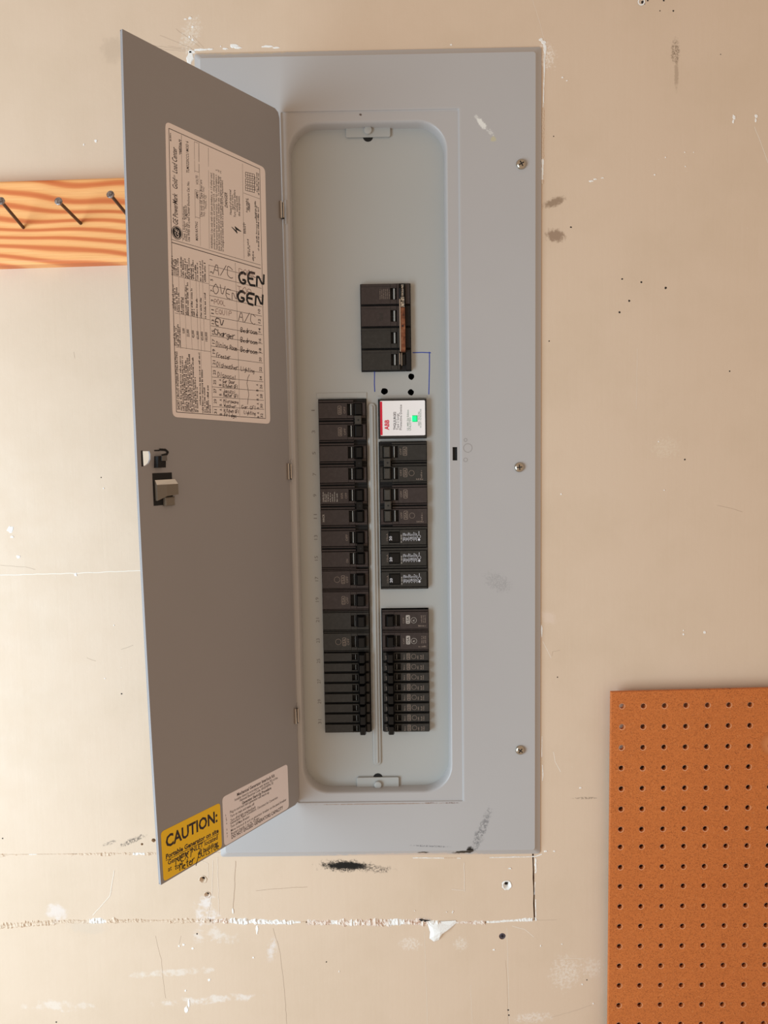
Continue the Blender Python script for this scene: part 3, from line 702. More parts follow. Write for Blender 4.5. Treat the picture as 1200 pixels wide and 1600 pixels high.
# stroke lettering for the handwriting
GL = {'A': '00 26 40|12 32', 'B': '00 06 36 45 33 03|33 42 31 00 30', 'C': '45 26 06 04 02 11 30 41', 'D': '00 06 26 44 42 20 00', 'E': '46 06 00 40|03 33', 'F': '46 06 00|03 33', 'G': '45 26 04 02 10 30 42 22', 'I': '20 26', 'J': '46 41 30 10 02', 'K': '00 06|45 03 40',
      'L': '06 00 40', 'M': '00 06 23 46 40', 'N': '00 06 40 46', 'O': '26 04 02 20 42 44 26', 'P': '00 06 36 45 43 03', 'Q': '26 04 02 20 42 44 26|21 40', 'R': '00 06 36 45 43 03|23 40', 'S': '45 26 05 14 33 42 30 10 01', 'T': '06 46|26 20', 'U': '06 02 10 30 42 46', 'V': '06 20 46', 'W': '06 10 24 30 46', 'X': '06 40|00 46',
      'a': '43 23 02 01 20 41|44 40', 'b': '06 00 30 42 33 03', 'c': '43 23 02 01 20 40', 'd': '46 40 20 02 23 43', 'e': '02 42 33 13 01 20 40', 'f': '45 36 25 20|04 44', 'g': '43 13 02 11 41|44 4a 1a', 'h': '06 00|02 23 42 40', 'i': '24 20|25 26', 'k': '06 00|43 02 40', 'l': '26 20', 'm': '00 04|03 14 23 20|23 34 43 40', 'n': '00 04|03 24 43 40',
      'o': '24 03 01 20 41 43 24', 'p': '0a 04 24 43 31 01', 'r': '00 04|02 24 44', 's': '44 14 03 31 40 00', 't': '26 21 30 40|04 44', 'u': '04 01 20 41|44 40', 'v': '04 20 44', 'w': '04 10 23 30 44', 'z': '04 44 00 40', '/': '00 46', '.': '20 21', ' ': ''}
def hand(b, s, p0, p1, hgt, w, mt_, h, seed=1, M=MD):
    if w < .001: w *= .85
    R = random.Random(seed); n = len(s); L = math.hypot(p1[0] - p0[0], p1[1] - p0[1]); ux, uy = (p1[0] - p0[0]) / L, (p1[1] - p0[1]) / L
    adv = L / (n - .25)
    for i, ch in enumerate(s):
        sl = R.uniform(-.04, .1); sc_ = R.uniform(.88, 1.08)
        for k in GL.get(ch, '').split('|'):
            P = []
            for tk in k.split():
                gx = int(tk[0]) / 4 * .78; gy = (-.25 if tk[1] == 'a' else int(tk[1]) / 6) * sc_
                X = (i + gx + gy * sl + R.uniform(-.035, .035)) * adv; Y = (gy + R.uniform(-.03, .03)) * hgt
                P.append((p0[0] + X * ux - Y * uy, p0[1] + X * uy + Y * ux))
            if len(P) > 2:      # soften the corners
                Q = [P[0]]
                for a, c_, d in zip(P, P[1:], P[2:]): Q += [(a[0] * .28 + c_[0] * .72, a[1] * .28 + c_[1] * .72), (d[0] * .28 + c_[0] * .72, d[1] * .28 + c_[1] * .72)]
                P = Q + [P[-1]]
            if P: b.ribbon(P, w, h, mt_, M)
            h += 3e-7

# circuit directory label
c2 = lambda x, y: dr(240 + x / 6.316, 180 + y / 6.316)
c3 = lambda x, y: dr(240 + x / 5.926, 400 + y / 5.926)
b = MB()
def round_quad(q, r, n=4):
    P = []
    for i in range(4):
        p = Vector(q[i]); a = (Vector(q[i - 1]) - p).normalized(); c_ = (Vector(q[(i + 1) % 4]) - p).normalized()
        s0 = p + a * r; s1 = p + c_ * r
        for k in range(n + 1):
            f = k / n; P.append(tuple((s0 * (1 - f) + p * f) * (1 - f) + (p * (1 - f) + s1 * f) * f))
    return P
b.plate([round_quad([dr(258, 189), dr(414, 262.5), dr(422, 662.5), dr(269.5, 651.5)], .006)], 0, .0003, M_label, MD)
h = .00036
def ln(pa, pb, w=.0004, mt_=None): b.ribbon([pa, pb], w, h, mt_ or M_ink, MD)
q = [c2(148, 130), c2(1045, 532), c3(1035, 1505), c3(210, 1445)]
for i in range(4): ln(q[i], q[(i + 1) % 4], .0006)
ln(c2(170, 1225), c2(1055, 1480)); ln(c2(175, 1255), c2(1055, 1515), .0007)
ln(c2(272, 195), c2(285, 1245), .0003); ln(c2(447, 268), c2(460, 1290), .0002); ln(c2(538, 322), c2(548, 1318), .0003); ln(c2(875, 480), c2(890, 1415), .0003)
# round monogram
gc = c2(228, 1160); b.poly(circle(gc[0], gc[1], .0066, 26), h, M_inkb, MD)
b.flat([circle(gc[0], gc[1], .0060, 26), circle(gc[0], gc[1], .0055, 26)], h + .00003, M_label, MD)
b.text('GE', (gc[0] + .0024, gc[1] - .0044), (gc[0] + .0024, gc[1] + .0044), .0052, h + .00003, M_label, MD, bold=0, shear=.4)
T = lambda s, a, e, cap, bold=0, shear=0, mt_=None: b.text(s, a, e, cap, h, mt_ or M_ink, MD, bold, shear)
T('GE PowerMark', c2(238, 1085), c2(232, 780), .0062, .012, .25); T('Gold', c2(233, 732), c2(231, 632), .0062, .012, .25); T('TM', c2(214, 628), c2(213, 596), .0022); T('Load Center', c2(231, 580), c2(226, 325), .0062, .012, .25)
T('TLM3220CCU MOD 6', c2(348, 575), c2(341, 262), .0034, .014)
T('Type 1 Indoor Enclosure', c2(312, 1235), c2(303, 905), .003, .01); T('Front Cat No.', c2(333, 1245), c2(330, 1060), .003, .01); T('TLM20SCD', c2(331, 1035), c2(327, 895), .003, .014); T('Use With GE Load Center Enclosure Cat. No.', c2(356, 1250), c2(350, 655), .003, .014)
T('MAIN RATING', c2(437, 1240), c2(432, 1055), .0034, .012); T('AMPS', c2(440, 830), c2(437, 757), .0032, .012); T('VOLTS', c2(440, 690), c2(436, 600), .0032, .012)
for (xa, ya, xb, yb) in ((406, 735, 455, 1018), (400, 262, 445, 565)):
    ln(c2(xa, ya), c2(xa + 3, yb), .0003); ln(c2(xa + 3, yb - 15), c2(xb, yb), .0003); ln(c2(xa, ya), c2(xb - 8, ya + 15), .0003); ln(c2(xb - 3, ya + 15), c2(xb, yb), .0003)
T('Use only GE Type Breakers', c2(480, 1005), c2(474, 642), .003, .012); T('THQL, THQP, THQB, THQC, THHQL', c2(505, 1005), c2(498, 705), .0026); T('THQDL, TQL', c2(521, 930), c2(518, 790), .0026)
for x0, ya, yb, s_ in ((582, 1320, 575, 'WARNING: Use only with GE type breakers, and if other used'), (606, 1325, 578, 'products void the warranty, and could void UL listing and could'), (630, 1330, 540, 'result in property loss or personal injury. The intended breakers in the'), (652, 1338, 545, 'box have been tested and UL listed for use. To avoid damage and'), (672, 1342, 552, 'loss of protection, do not replace with types, higher rated breakers'), (690, 1348, 642, 'or changes as noted, which is a qualified UL/CSA replacement.')):
    T(s_, c2(x0, ya), c2(x0 - 8, yb), .0026, .012)
T('DANGER', c2(728, 915), c2(724, 768), .0040, .02, .2)
for x0, ya, yb, s_ in ((765, 985), ) and ((767, 985, 740, 'Hazard of electrical'), (787, 935, 785, 'shock or burn.'), (809, 1012, 740, 'Turn off power before'), (830, 957, 798, 'working inside'), (852, 1000, 798, 'this equipment.')): T(s_, c2(x0, ya), c2(x0 - 5, yb), .0028, .014)
b.poly([c2(764, 1102), c2(772, 1103), c2(812, 1138), c2(800, 1108), c2(797, 1096), c2(806, 1100), c2(864, 1147), c2(858, 1151), c2(815, 1132), c2(826, 1162), c2(820, 1170), c2(814, 1160)], h, M_inkb, MD)
for k, (ya, yb) in enumerate(((562, 612), (628, 680), (692, 742))):
    for xo in range(5): ln(c2(905 + xo * 22, ya + xo * 6), c2(905 + xo * 22, yb + xo * 6), .0006)
    for yy in (ya, (ya + yb) / 2, yb): ln(c2(905, yy), c2(993, yy + 22), .0005)
ln(c2(885, 768), c2(1045, 826), .0003)
for i, (x0, ya, yb) in enumerate(((1005, 745, 590), (1024, 760, 560), (1040, 790, 570), (925, 960, 810), (937, 940, 815), (950, 955, 850), (1010, 1020, 840), (1022, 1260, 890), (1040, 1340, 900), (897, 1170, 1050), (908, 1170, 1060), (938, 1395, 1210), (952, 1390, 1280), (988, 1440, 1330), (1003, 1410, 1390), (172, 258, 160), (262, 390, 235), (273, 380, 235))):
    b.fine(c2(x0, ya), c2(x0 - 3, yb), .0022, h, M_ink, MD, i)
# lower part: rating tables
for yl, yr in ((180, 258), (527, 592), (842, 886)): ln(c3(178 + yl * .03, yl), c3(500 + yr * .03, yr), .0003)
ln(c3(508, 80), c3(546, 1458), .0003)
for i, x0 in enumerate((240, 292, 345, 402, 430, 462)): ln(c3(x0 - 10, 195 + i * 10), c3(x0 + 10, 855 + i * 6), .0002)
ln(c3(436, 885), c3(452, 1460), .0002)
for i, (x0, ya, yb) in enumerate(((178, 180, -10), (195, 175, 20), (213, 178, 20), (232, 182, 20), (262, 190, 0), (280, 195, 30), (300, 205, 10), (318, 208, 40), (335, 212, 10), (355, 215, 60), (372, 215, 30), (395, 225, 80), (412, 228, 60), (440, 235, 40), (460, 240, 30), (482, 240, 60),
    (188, 485, 250), (204, 505, 290), (222, 515, 290), (240, 520, 320), (265, 535, 370), (280, 540, 380), (310, 545, 260), (325, 550, 230), (362, 555, 290), (380, 565, 480), (408, 570, 380), (446, 575, 380), (485, 580, 330),
    (200, 830, 640), (216, 832, 650), (234, 838, 620), (250, 840, 640),
    (262, 1430, 925), (281, 1435, 910), (298, 1438, 980), (314, 1440, 960), (331, 1440, 940), (347, 1442, 900), (363, 1445, 990), (379, 1445, 930), (396, 1445, 1110), (412, 1447, 1200),
    (438, 1380, 890), (462, 1450, 1050), (480, 1450, 1210), (498, 1452, 1330), (512, 1455, 1190), (528, 1455, 1370))):
    b.fine(c3(x0, ya), c3(x0 - 12 * abs(ya - yb) / 540, yb), .0023, h, M_ink, MD, i + 40)
T('SHORT CIRCUIT INTERRUPTING RATINGS', c3(243, 1425), c3(218, 885), .0034, .022)
for x0, ya, yb, s_ in ((288, 718, 670, '10,000'), (328, 750, 680, '22,000'), (375, 760, 690, '42,000'), (418, 772, 697, '65,000'), (458, 783, 702, '65,000'), (497, 793, 707, '100,000')): T(s_, c3(x0, ya), c3(x0 - 4, yb), .0030, .02)
Lr = lambda y: 300 + (y - 180) / 1215 * 1120
for y in (85, 180, 270, 365, 460, 555, 645, 737, 833, 930, 1025, 1120, 1212, 1305, 1395): ln(c3(505 + y * .028, y), c3(992 + y * .02, Lr(y)), .0004)
ln(c3(754, 65), c3(770, 500), .0003); ln(c3(770, 500), c3(797, 1480), .0003)
for s_, y in zip('1 3 5 7 9 11 13 15 17 19 21 23 25 27 29 31'.split(), (38, 155, 225, 325, 415, 518, 612, 708, 793, 885, 990, 1080, 1170, 1250, 1347, 1442)):
    x0 = 540 + y * .030; k = 3 if s_ == '1' else 9 if len(s_) == 1 else 21; T(s_, c3(x0, y + k), c3(x0, y - k), .0036, .015)
for s_, y in zip('10 12 14 16 18 20 22 24 26 28 30 32'.split(), (515, 605, 690, 785, 875, 960, 1050, 1135, 1212, 1300, 1390, 1478)):
    x0 = 972 + y * .025; T(s_, c3(x0, y + 20), c3(x0, y - 20), .0036, .015)
for i, y in enumerate((1150, 1195, 1240, 1285, 1335, 1380, 1425, 1465)): T('AB'[i % 2], c3(625 + i, y + 9), c3(625 + i, y - 9), .0034, .015)
for i, y in enumerate((1195, 1245, 1290, 1330, 1370, 1410, 1455, 1492)): T('AB'[i % 2], c3(966 + i * 1.5, y + 9), c3(966 + i * 1.5, y - 9), .0034, .015)
hs = .0006; hq = h + .00004
H3 = lambda s, a, e, hg, w=hs, mt_=None, sd=1: hand(b, s, c3(*a), c3(*e), hg, w, mt_ or M_pen, hq, sd)
px = .000112   # crop unit to metres (door height)
H3('A/C', (550, 165), (728, 215), 112 * px * 1.02, .0008, sd=2); H3('OVEN', (548, 350), (765, 420), 100 * px, .0008, sd=3); H3('POOL', (560, 445), (660, 462), 50 * px, .0006, M_pencil, 4); H3('EQUIP', (572, 535), (718, 555), 45 * px, .0006, M_pencil, 5)
H3('EV', (568, 640), (640, 660), 66 * px, .0010, M_ink, 6); H3('Charger', (562, 728), (748, 775), 60 * px, .0009, M_ink, 7); H3('Dining Room', (578, 838), (768, 880), 46 * px, .0007, sd=8); H3('Freezer', (580, 938), (708, 960), 44 * px, .0007, sd=9)
H3('Dishwasher', (582, 1022), (778, 1058), 44 * px, .0007, sd=10); H3('Disposal', (590, 1115), (758, 1148), 42 * px, .0007, sd=11)
for k, (s_, y) in enumerate((('Gar Door', 1178), ('Kitchen GFI', 1218), ('Jacuzzi', 1268), ('Master GFI', 1305), ('Microwave', 1362), ('Washer', 1402), ('Kitchen GFI', 1448), ('Fridge', 1488))):
    H3(s_, (638 + k * 2, y - 4), ((775 if len(s_) > 8 else 750) + k * 2, y + 8), 33 * px, .0007, M_ink if k % 2 else M_pen, 20 + k)
H3('COOK', (790, 170), (935, 205), 62 * px, .0006, M_pencil, 31); H3('TOP', (775, 335), (900, 365), 62 * px, .0006, M_pencil, 32)
H3('A/C', (782, 598), (935, 640), 108 * px, .0008, sd=33)
for k, y in enumerate((705, 797, 887)): H3('Bedroom', (803, y - 2), (955, y + 24), 44 * px, .0008, M_ink, 34 + k)
H3('Lighting', (805, 1060), (928, 1084), 42 * px, .0007, sd=38); H3('Gar GFI', (812, 1412), (945, 1424), 36 * px, .0007, sd=39); H3('Lighting', (835, 1462), (940, 1474), 32 * px, .0007, sd=40)
b.ribbon([c3(*p) for p in ((885, 1098), (870, 1130), (862, 1180), (872, 1235), (880, 1285), (872, 1330), (868, 1375))], .0006, hq, M_pen, MD)
for a, e, sd in (((790, 248), (1015, 292), 41), ((775, 410), (1000, 475), 42)): H3('GEN', a, e, 118 * px, .0026, M_inkb, sd)
dlab = ppart('directory_label', b, door, 'pale circuit directory label with handwritten entries and two bold GEN marks')

# caution sticker
c5 = lambda x, y: dr(220 + x / 4.615, 1180 + y / 4.615)
b = MB()
b.plate([round_quad([dr(251, 1300), dr(343.5, 1254), dr(346.7, 1324), dr(255.5, 1377.5)], .004)], 0, .0003, M_yel, MD)
T('CAUTION:', c5(180, 668), c5(552, 476), .0125, .028)
T('Portable Generator on site', c5(180, 750), c5(560, 556), .0050, .034); ln(c5(180, 760), c5(560, 566), .0006)
T('Generator INLET located', c5(194, 792), c5(553, 604), .0050, .022); T('at', c5(195, 840), c5(222, 826), .005, .012); T('of building', c5(410, 722), c5(556, 646), .0050, .022)
H5 = lambda s, a, e, hg, w, sd: hand(b, s, c5(*a), c5(*e), hg, w, M_inkb, hq, sd)
H5('NEXT', (252, 785), (370, 728), .0072, .0010, 51); H5('to', (240, 826), (272, 815), .006, .0009, 52); H5('Meter', (280, 832), (385, 775), .0082, .0010, 53); H5('/', (396, 795), (412, 790), .018, .0010, 54); H5('outside', (415, 745), (560, 672), .0068, .0009, 55)
ppart('caution_sticker', b, door, 'yellow caution sticker with black lettering and handwriting')
# generator procedure label
c6 = lambda x, y: dr(340 + x / 10, 1185 + y / 10)
b = MB()
b.plate([round_quad([dr(347, 1246), dr(448.8, 1193.5), dr(451.2, 1262), dr(350.3, 1322.5)], .0045)], 0, .0003, M_wlabel, MD)
for s_, a, e, cap, bo in (('Mechanical Generator Interlock Kit', (302, 592), (888, 284), .0038, .02), ('Installer listed in accordance with Article 702 of the', (265, 668), (935, 316), .003, .006), ('National Electrical Code, ANSI/NFPA 70', (345, 676), (865, 402), .003, .006),
    ('Generator Start-Up Procedure', (380, 722), (835, 478), .0034, .02), ('Plug in cord and start generator and warm up', (190, 862), (800, 545), .003, .006), ('Turn on main and mains off', (195, 928), (570, 726), .003, .01), ('Turn off all light switches/loads', (200, 992), (590, 772), .003, .01),
    ('Generator Start Condition', (195, 1036), (600, 806), .003, .01), ('Disconnect for Conversion', (622, 796), (935, 622), .003, .006), ('Turn off Main Breaker', (200, 1092), (497, 922), .003, .01), ('Move interlock & turn on generator breaker on the panel breaker', (205, 1148), (1070, 655), .003, .006), ('Restart loads 1 to N. Order', (210, 1198), (650, 944), .003, .01),
    ('DO NOT EXCEED GENERATORS CAPACITY', (215, 1258), (1020, 786), .0040, .02)): T(s_, c6(*a), c6(*e), cap, bo)
for i, (x0, y) in enumerate(((122, 905), (125, 955), (128, 985), (130, 1035), (135, 1130), (138, 1185), (143, 1238))): T(str(i + 1), c6(x0, y), c6(x0 + (5 if i == 0 else 14), y - (3 if i == 0 else 8)), .0022)
ppart('procedure_label', b, door, 'white label with small printed generator instructions')

# ------------------------------------------------------------------ circuit breakers
def pole(b, sg, v0, kind, face):
    """one pole, u outward->inward times sg, centred at v0; 25.4 mm pitch unless slim"""
    X = lambda u: sg * u / 1000
    def bx(u0, u1, a0, a1, h0, h1, mt_, bev=.0003): b.box(X(u0), X(u1), v0 + a0 / 1000, v0 + a1 / 1000, h0 / 1000, h1 / 1000, mt_, FACE, bev)
    if kind == 'slim':
        bx(.3, 56.4, -6.1, 6.1, -40, -5, M_bk3, 0)
        bx(.4, 34.6, -5.0, 5.0, -5, 0, face); bx(41.5, 42.6, -5.0, 5.0, -5, -.4, face); bx(51.5, 55.4, -5.0, 5.0, -5, -.2, face)
        bx(34.6, 41.5, -5.0, -3.6, -5, 0, face); bx(34.6, 41.5, 3.6, 5.0, -5, 0, face); bx(42, 52, -5, 5, -5, -2, M_bk3)
        bx(38.9, 39.5, -3.0, 3.0, -5, -.3, M_flank)
        return
    bx(.3, 56.4, -12.5, 12.5, -40, -5, M_bk3, 0)
    lo, hi = (-10.2, 8.2) if kind == 'multi' else (-10.6, 10.4)
    bx(.5, 34.4, lo, hi, -5, 0, face)
    bx(34.4, 41.6, lo, -6.9, -5, 0, face); bx(34.4, 41.6, 6.9, hi, -5, 0, face)
    bx(41.6, 56.0, lo, -7.4, -5, -.3, face); bx(41.6, 56.0, 7.4, hi, -5, -.3, face); bx(52.4, 56.0, -7.4, 7.4, -5, -.3, face)
    bx(41.6, 52.4, -7.4, 7.4, -5, -3, M_bk3)
    bx(40.4, 41.8, -7.2, 7.2, -5, -.2, M_bk3)
    u0 = 38.2 if kind == 'multi' else 39.0
    bx(u0, u0 + (1.3 if kind == 'multi' else .5), -6.6, 6.6, -5, -.6, M_flank)
    if kind == 'multi': bx(.5, 41.8, 9.0, 11.0, -5, -.2, face); bx(.5, 41.8, -12.4, -11.0, -5, -.4, face)
    else: bx(.5, 56.0, 11.0, 12.3, -5, -.4, face); bx(.5, 56.0, -12.3, -11.2, -5, -.5, face)
def tagbox(b, cx, cz, w, hgt, rating, mt_, fill=False):
    """upright outlined rating box with turned lettering"""
    hh = .00006
    if fill: b.flat([rrect(cx - w / 2, cx + w / 2, cz - hgt / 2, cz + hgt / 2, .0012, 3)], hh, mt_, FACE)
    else: b.flat([rrect(cx - w / 2, cx + w / 2, cz - hgt / 2, cz + hgt / 2, .0012, 3), rrect(cx - w / 2 + .0005, cx + w / 2 - .0005, cz - hgt / 2 + .0005, cz + hgt / 2 - .0005, .0009, 3)], hh, mt_, FACE)
    b.text(rating, (cx + w * .3, cz - hgt * .36), (cx + w * .3, cz + hgt * .36), w * .62, hh + .00004, M_bk3 if fill else mt_, FACE, .01)
def vtext(b, s, x, za, zb, cap, mt_, bold=0): b.text(s, (x, za), (x, zb), cap, .00006, mt_, FACE, bold)
def lever(sg, v0, u0=43, u1=51, hv=6.8, h=.005, mt_=None, flank=False):
    b = MB(); mt_ = mt_ or M_lever
    x0, x1 = sorted((sg * u0 / 1000, sg * u1 / 1000)); z0, z1 = v0 - hv / 1000, v0 + hv / 1000
    r0 = [(x0, z0), (x1, z0), (x1, z1), (x0, z1)]; k = .0009
    r1 = [(x0 + k * 1.3, z0 + k), (x1 - k * 1.3, z0 + k), (x1 - k * 1.3, z1 - k), (x0 + k * 1.3, z1 - k)]
    b.loft([[(x, z, -.0045) for x, z in r0], [(x, z, h * .4) for x, z in r0], [(x, z, h) for x, z in r1]], mt_, FACE, True, True)
    return b
GRP = {1: 'single pole breakers in the lower left row', 2: 'two pole breakers', 3: 'slim breakers at the bottom of the rows'}
def origin(side, top_row, slim=0):
    x = bl if side < 0 else rR
    return (x, YB, bt - top_row * IN)
def newb(label, loc, group): return thing('circuit_breaker', label, 'circuit breaker', loc, group)
def child(name, b, root): return b.build(name, root)

# two-pole, left row
def two_pole(side, row, label, face, dusty, marks):
    sg = 1 if side < 0 else -1
    t_ = newb(label, origin(side, row), 'two pole breakers')
    b = MB()
    for k in range(2): pole(b, sg, -(k + .5) * IN, 'multi', face)
    marks(b); child('body', b, t_)
    lm = M_dust if dusty else M_lever
    for k in range(2): child('lever', lever(sg, -(k + .5) * IN, 43.5, 51.5, 6.6, .0012 if dusty == 1 else .0035, M_lever if side < 0 else lm), t_)
    b = MB(); x0, x1 = sorted((sg * .0432, sg * .0512)); b.box(x0, x1, -IN - .0048, -IN + .0052, -.003, .0052, lm, FACE, .0006)
    b.poly(circle((x0 + x1) / 2 + .0004, -IN, .0011, 12), .00526, M_dark, FACE); child('handle_tie', b, t_)
    return t_
def mk1(b):
    for k in range(2):
        z = -(k + .5) * IN - .0006; tagbox(b, .0255, z, .0046, .0102, ('60A', '60A')[k], M_tag); vtext(b, 'OFF', .0325, z - .004, z + .004, .0026, M_tag)
two_pole(-1, 0, 'dusty dark brown two pole breaker at the top of the left row', M_bk, 1, mk1)
two_pole(-1, 2, 'second two pole breaker from the top of the left row, plain face with black tie', M_bk, 0, lambda b: None)
def mk3(b):
    z = -.5 * IN
    for i, x in enumerate((.0045, .0065, .0085, .0105, .013, .0155, .018, .021)): b.fine((x, z - .0075), (x, z + .0045 - (i % 3) * .0012), .0014, .00006, M_tagm, FACE, i + 200)
    vtext(b, '60A', .0275, z - .004, z + .003, .0030, M_tag); vtext(b, 'OFF', .0325, z - .004, z + .003, .0026, M_tag)
    vtext(b, 'HACR', .0050, -1.5 * IN - .006, -1.5 * IN + .003, .0026, M_tagm, .01)
two_pole(-1, 4, 'two pole breaker in the left row with speckled fine print on its upper pole', M_bk, 0, mk3)
def mk4(b):
    vtext(b, 'OFF', .0325, -.5 * IN - .004, -.5 * IN + .004, .0028, M_tag); vtext(b, 'ON', .0325, -1.5 * IN - .005, -1.5 * IN - .0005, .0028, M_tag)
two_pole(-1, 6, 'lowest two pole breaker of the left row, faint print and black tie', M_bk, 0, mk4)
def mkr(rating, face2):
    def f(b):
        for k in range(2):
            z = -(k + .5) * IN; tagbox(b, -.0260, z + .0006, .0050, .0104, rating, M_tag); vtext(b, 'OFF', -.0300, z - .0032, z + .0042, .0024, M_tag)
        z = -1.5 * IN; b.flat([circle(-.0185, z, .0034, 20), circle(-.0185, z, .0030, 20)], .00006, M_tag, FACE); b.fine((-.006, z - .006), (-.006, z + .004), .0018, .00006, M_tag, FACE, 301); b.fine((-.013, z - .0082), (-.003, z - .0082), .0018, .00006, M_tag, FACE, 302)
    return f
two_pole(1, 2, 'two pole breaker directly under the white surge device, grey square tie', M_bk2, 2, mkr('50A', 0))
two_pole(1, 4, 'second two pole breaker of the right row, brownish face with dark tie', M_bk, 2, mkr('20A', 0))
# single-pole, left rows 8-11
names = ['uppermost single pole breaker of the left row, black lever', 'second single pole breaker of the left row, brownish face', 'third single pole breaker of the left row, blank charcoal face', 'lowest full size single pole breaker of the left row, above the slim ones']
for i in range(4):
    t_ = newb(names[i], origin(-1, 8 + i), 'single pole breakers in the left row')
    b = MB(); pole(b, 1, -.5 * IN, 'single', M_bk if i < 2 else M_bk2); z = -.5 * IN
    if i != 2: tagbox(b, .0258, z, .0046, .0102, '15A', M_tag); vtext(b, 'OFF', .0318, z - .004, z + .004, .0026, M_tag)
    if i in (0, 3): b.flat([circle(.0185, z, .0036, 20), circle(.0185, z, .0032, 20)], .00006, M_tag, FACE)
    child('body', b, t_); child('lever', lever(1, z, 42.3, 51, 6.4, .006), t_)
# single-pole, right rows 10, 11
for i in range(2):
    t_ = newb(('single pole breaker right below the blank plate, pale rating box', 'single pole breaker second below the blank plate, above the slim ones')[i], origin(1, 10 + i), 'single pole breakers below the blank plate')
    b = MB(); pole(b, -1, -.5 * IN, 'single', M_bk); z = -.5 * IN
    tagbox(b, -.0250, z + .0012, .0050, .0106, '15A', M_tagm, True); b.flat([circle(-.0180, z, .0036, 20), circle(-.0180, z, .0032, 20)], .00006, M_tagm, FACE); vtext(b, 'R', -.0168, z - .0012, z + .0012, .0026, M_tagm)
    vtext(b, 'OFF', -.0292, z - .0036, z + .0036, .0022, M_tag); b.fine((-.0125, z - .0078), (-.002, z - .0078), .0020, .00006, M_tag, FACE, 310 + i)
    for k in range(3): b.fine((-.0035 - k * .0022, z - .003), (-.0035 - k * .0022, z + .007), .0014, .00006, M_tag, FACE, 320 + i * 5 + k)
    child('body', b, t_); child('lever', lever(-1, z, 42.3, 50.5, 6.4, .006), t_)
# three breakers with dense white print, rows 6-8
afl = ['upper of the three charcoal breakers with dense white print', 'middle of the three charcoal breakers with dense white print', 'lowest charcoal breaker with white print, just above the blank plate']
t0 = newb(afl[0], origin(1, 6), 'charcoal breakers with white print and a 20 on the lever')
b = MB(); z = -.5 * IN; P_ = lambda u0, u1, a0, a1, h0, h1, m_: b.box(-u1 / 1000, -u0 / 1000, z + a0 / 1000, z + a1 / 1000, h0 / 1000, h1 / 1000, m_, FACE, .0003)
P_(.3, 56.4, -12.5, 12.5, -40, -5, M_bk3); P_(1.8, 33.6, -9.6, 8.6, -5, 0, M_bk2); P_(46.6, 56.2, -9.6, 8.6, -5, 0, M_bk2); P_(33.6, 46.6, 6.4, 8.6, -5, 0, M_bk2); P_(33.6, 46.6, -9.6, -6.8, -5, 0, M_bk2)
P_(.5, 56.2, 9.2, 11.8, -5, -.4, M_bk2); P_(1.5, 56.2, -12.2, -10.3, -5, -.4, M_bk2)
for i in range(11):
    x = -.0290 + i * .0016; b.fine((x, z - .0050 + (i % 2) * .0012), (x, z + .0005), .0012, .00006, M_tagw, FACE, 400 + i); b.fine((x, z + .0012), (x, z + .0062 - (i % 4) * .0008), .0012, .00006, M_tagw, FACE, 420 + i)
b.fine((-.0310, z - .007), (-.0310, z + .003), .0020, .00006, M_tagm, FACE, 440)
b.flat([circle(-.0105, z + .0002, .0021, 18), circle(-.0105, z + .0002, .0017, 18)], .00006, M_tagw, FACE); b.poly(circle(-.0105, z - .0036, .0014, 14), .00006, M_tagw, FACE); b.box(-.0108, -.0102, z + .0028, z + .0065, 0, .00008, M_tagw, FACE)
vtext(b, '15kA', -.0475, z - .0045, z + .0045, .0022, M_tag)
child('body', b, t0)
b = lever(-1, z - .0002, 34, 46.2, 6.2, .0016); b.text('20', (-.0430, z - .0042), (-.0430, z + .0012), .0032, .00175, M_tagw, FACE, .02); child('lever', b, t0)
for i in (1, 2): dup(t0, origin(1, 6 + i), afl[i])
# slim breakers
for side in (-1, 1):
    sg = -side
    t0 = None
    ords = ['topmost', 'second', 'third', 'fourth', 'fifth', 'sixth', 'seventh', 'bottom']
    for i in range(8):
        loc = (bl if side < 0 else rR, YB, bt - 12 * IN - i * IN / 2)
        lab = '%s of the eight slim black breakers low in the %s row' % (ords[i], 'left' if side < 0 else 'right')
        if t0 is None:
            t0 = newb(lab, loc, 'slim breakers in the %s row' % ('left' if side < 0 else 'right'))
            b = MB(); pole(b, sg, -IN / 4, 'slim', M_bk2)
            if side > 0:
                z = -IN / 4; tagbox(b, -.0250, z, .0042, .0080, '20', M_tag); b.flat([circle(-.0185, z, .0030, 16), circle(-.0185, z, .0026, 16)], .00006, M_tag, FACE)
                for k, x in enumerate((-.0295, -.0130, -.0090, -.0065, -.0515)): b.fine((x, z - .0035), (x, z + .003), .0016, .00006, M_tag, FACE, 500 + k)
            child('body', b, t0)
            child('lever', lever(sg, -IN / 4, 43, 50.6, 5.6, .010), t0)
        else: dup(t0, loc, lab)
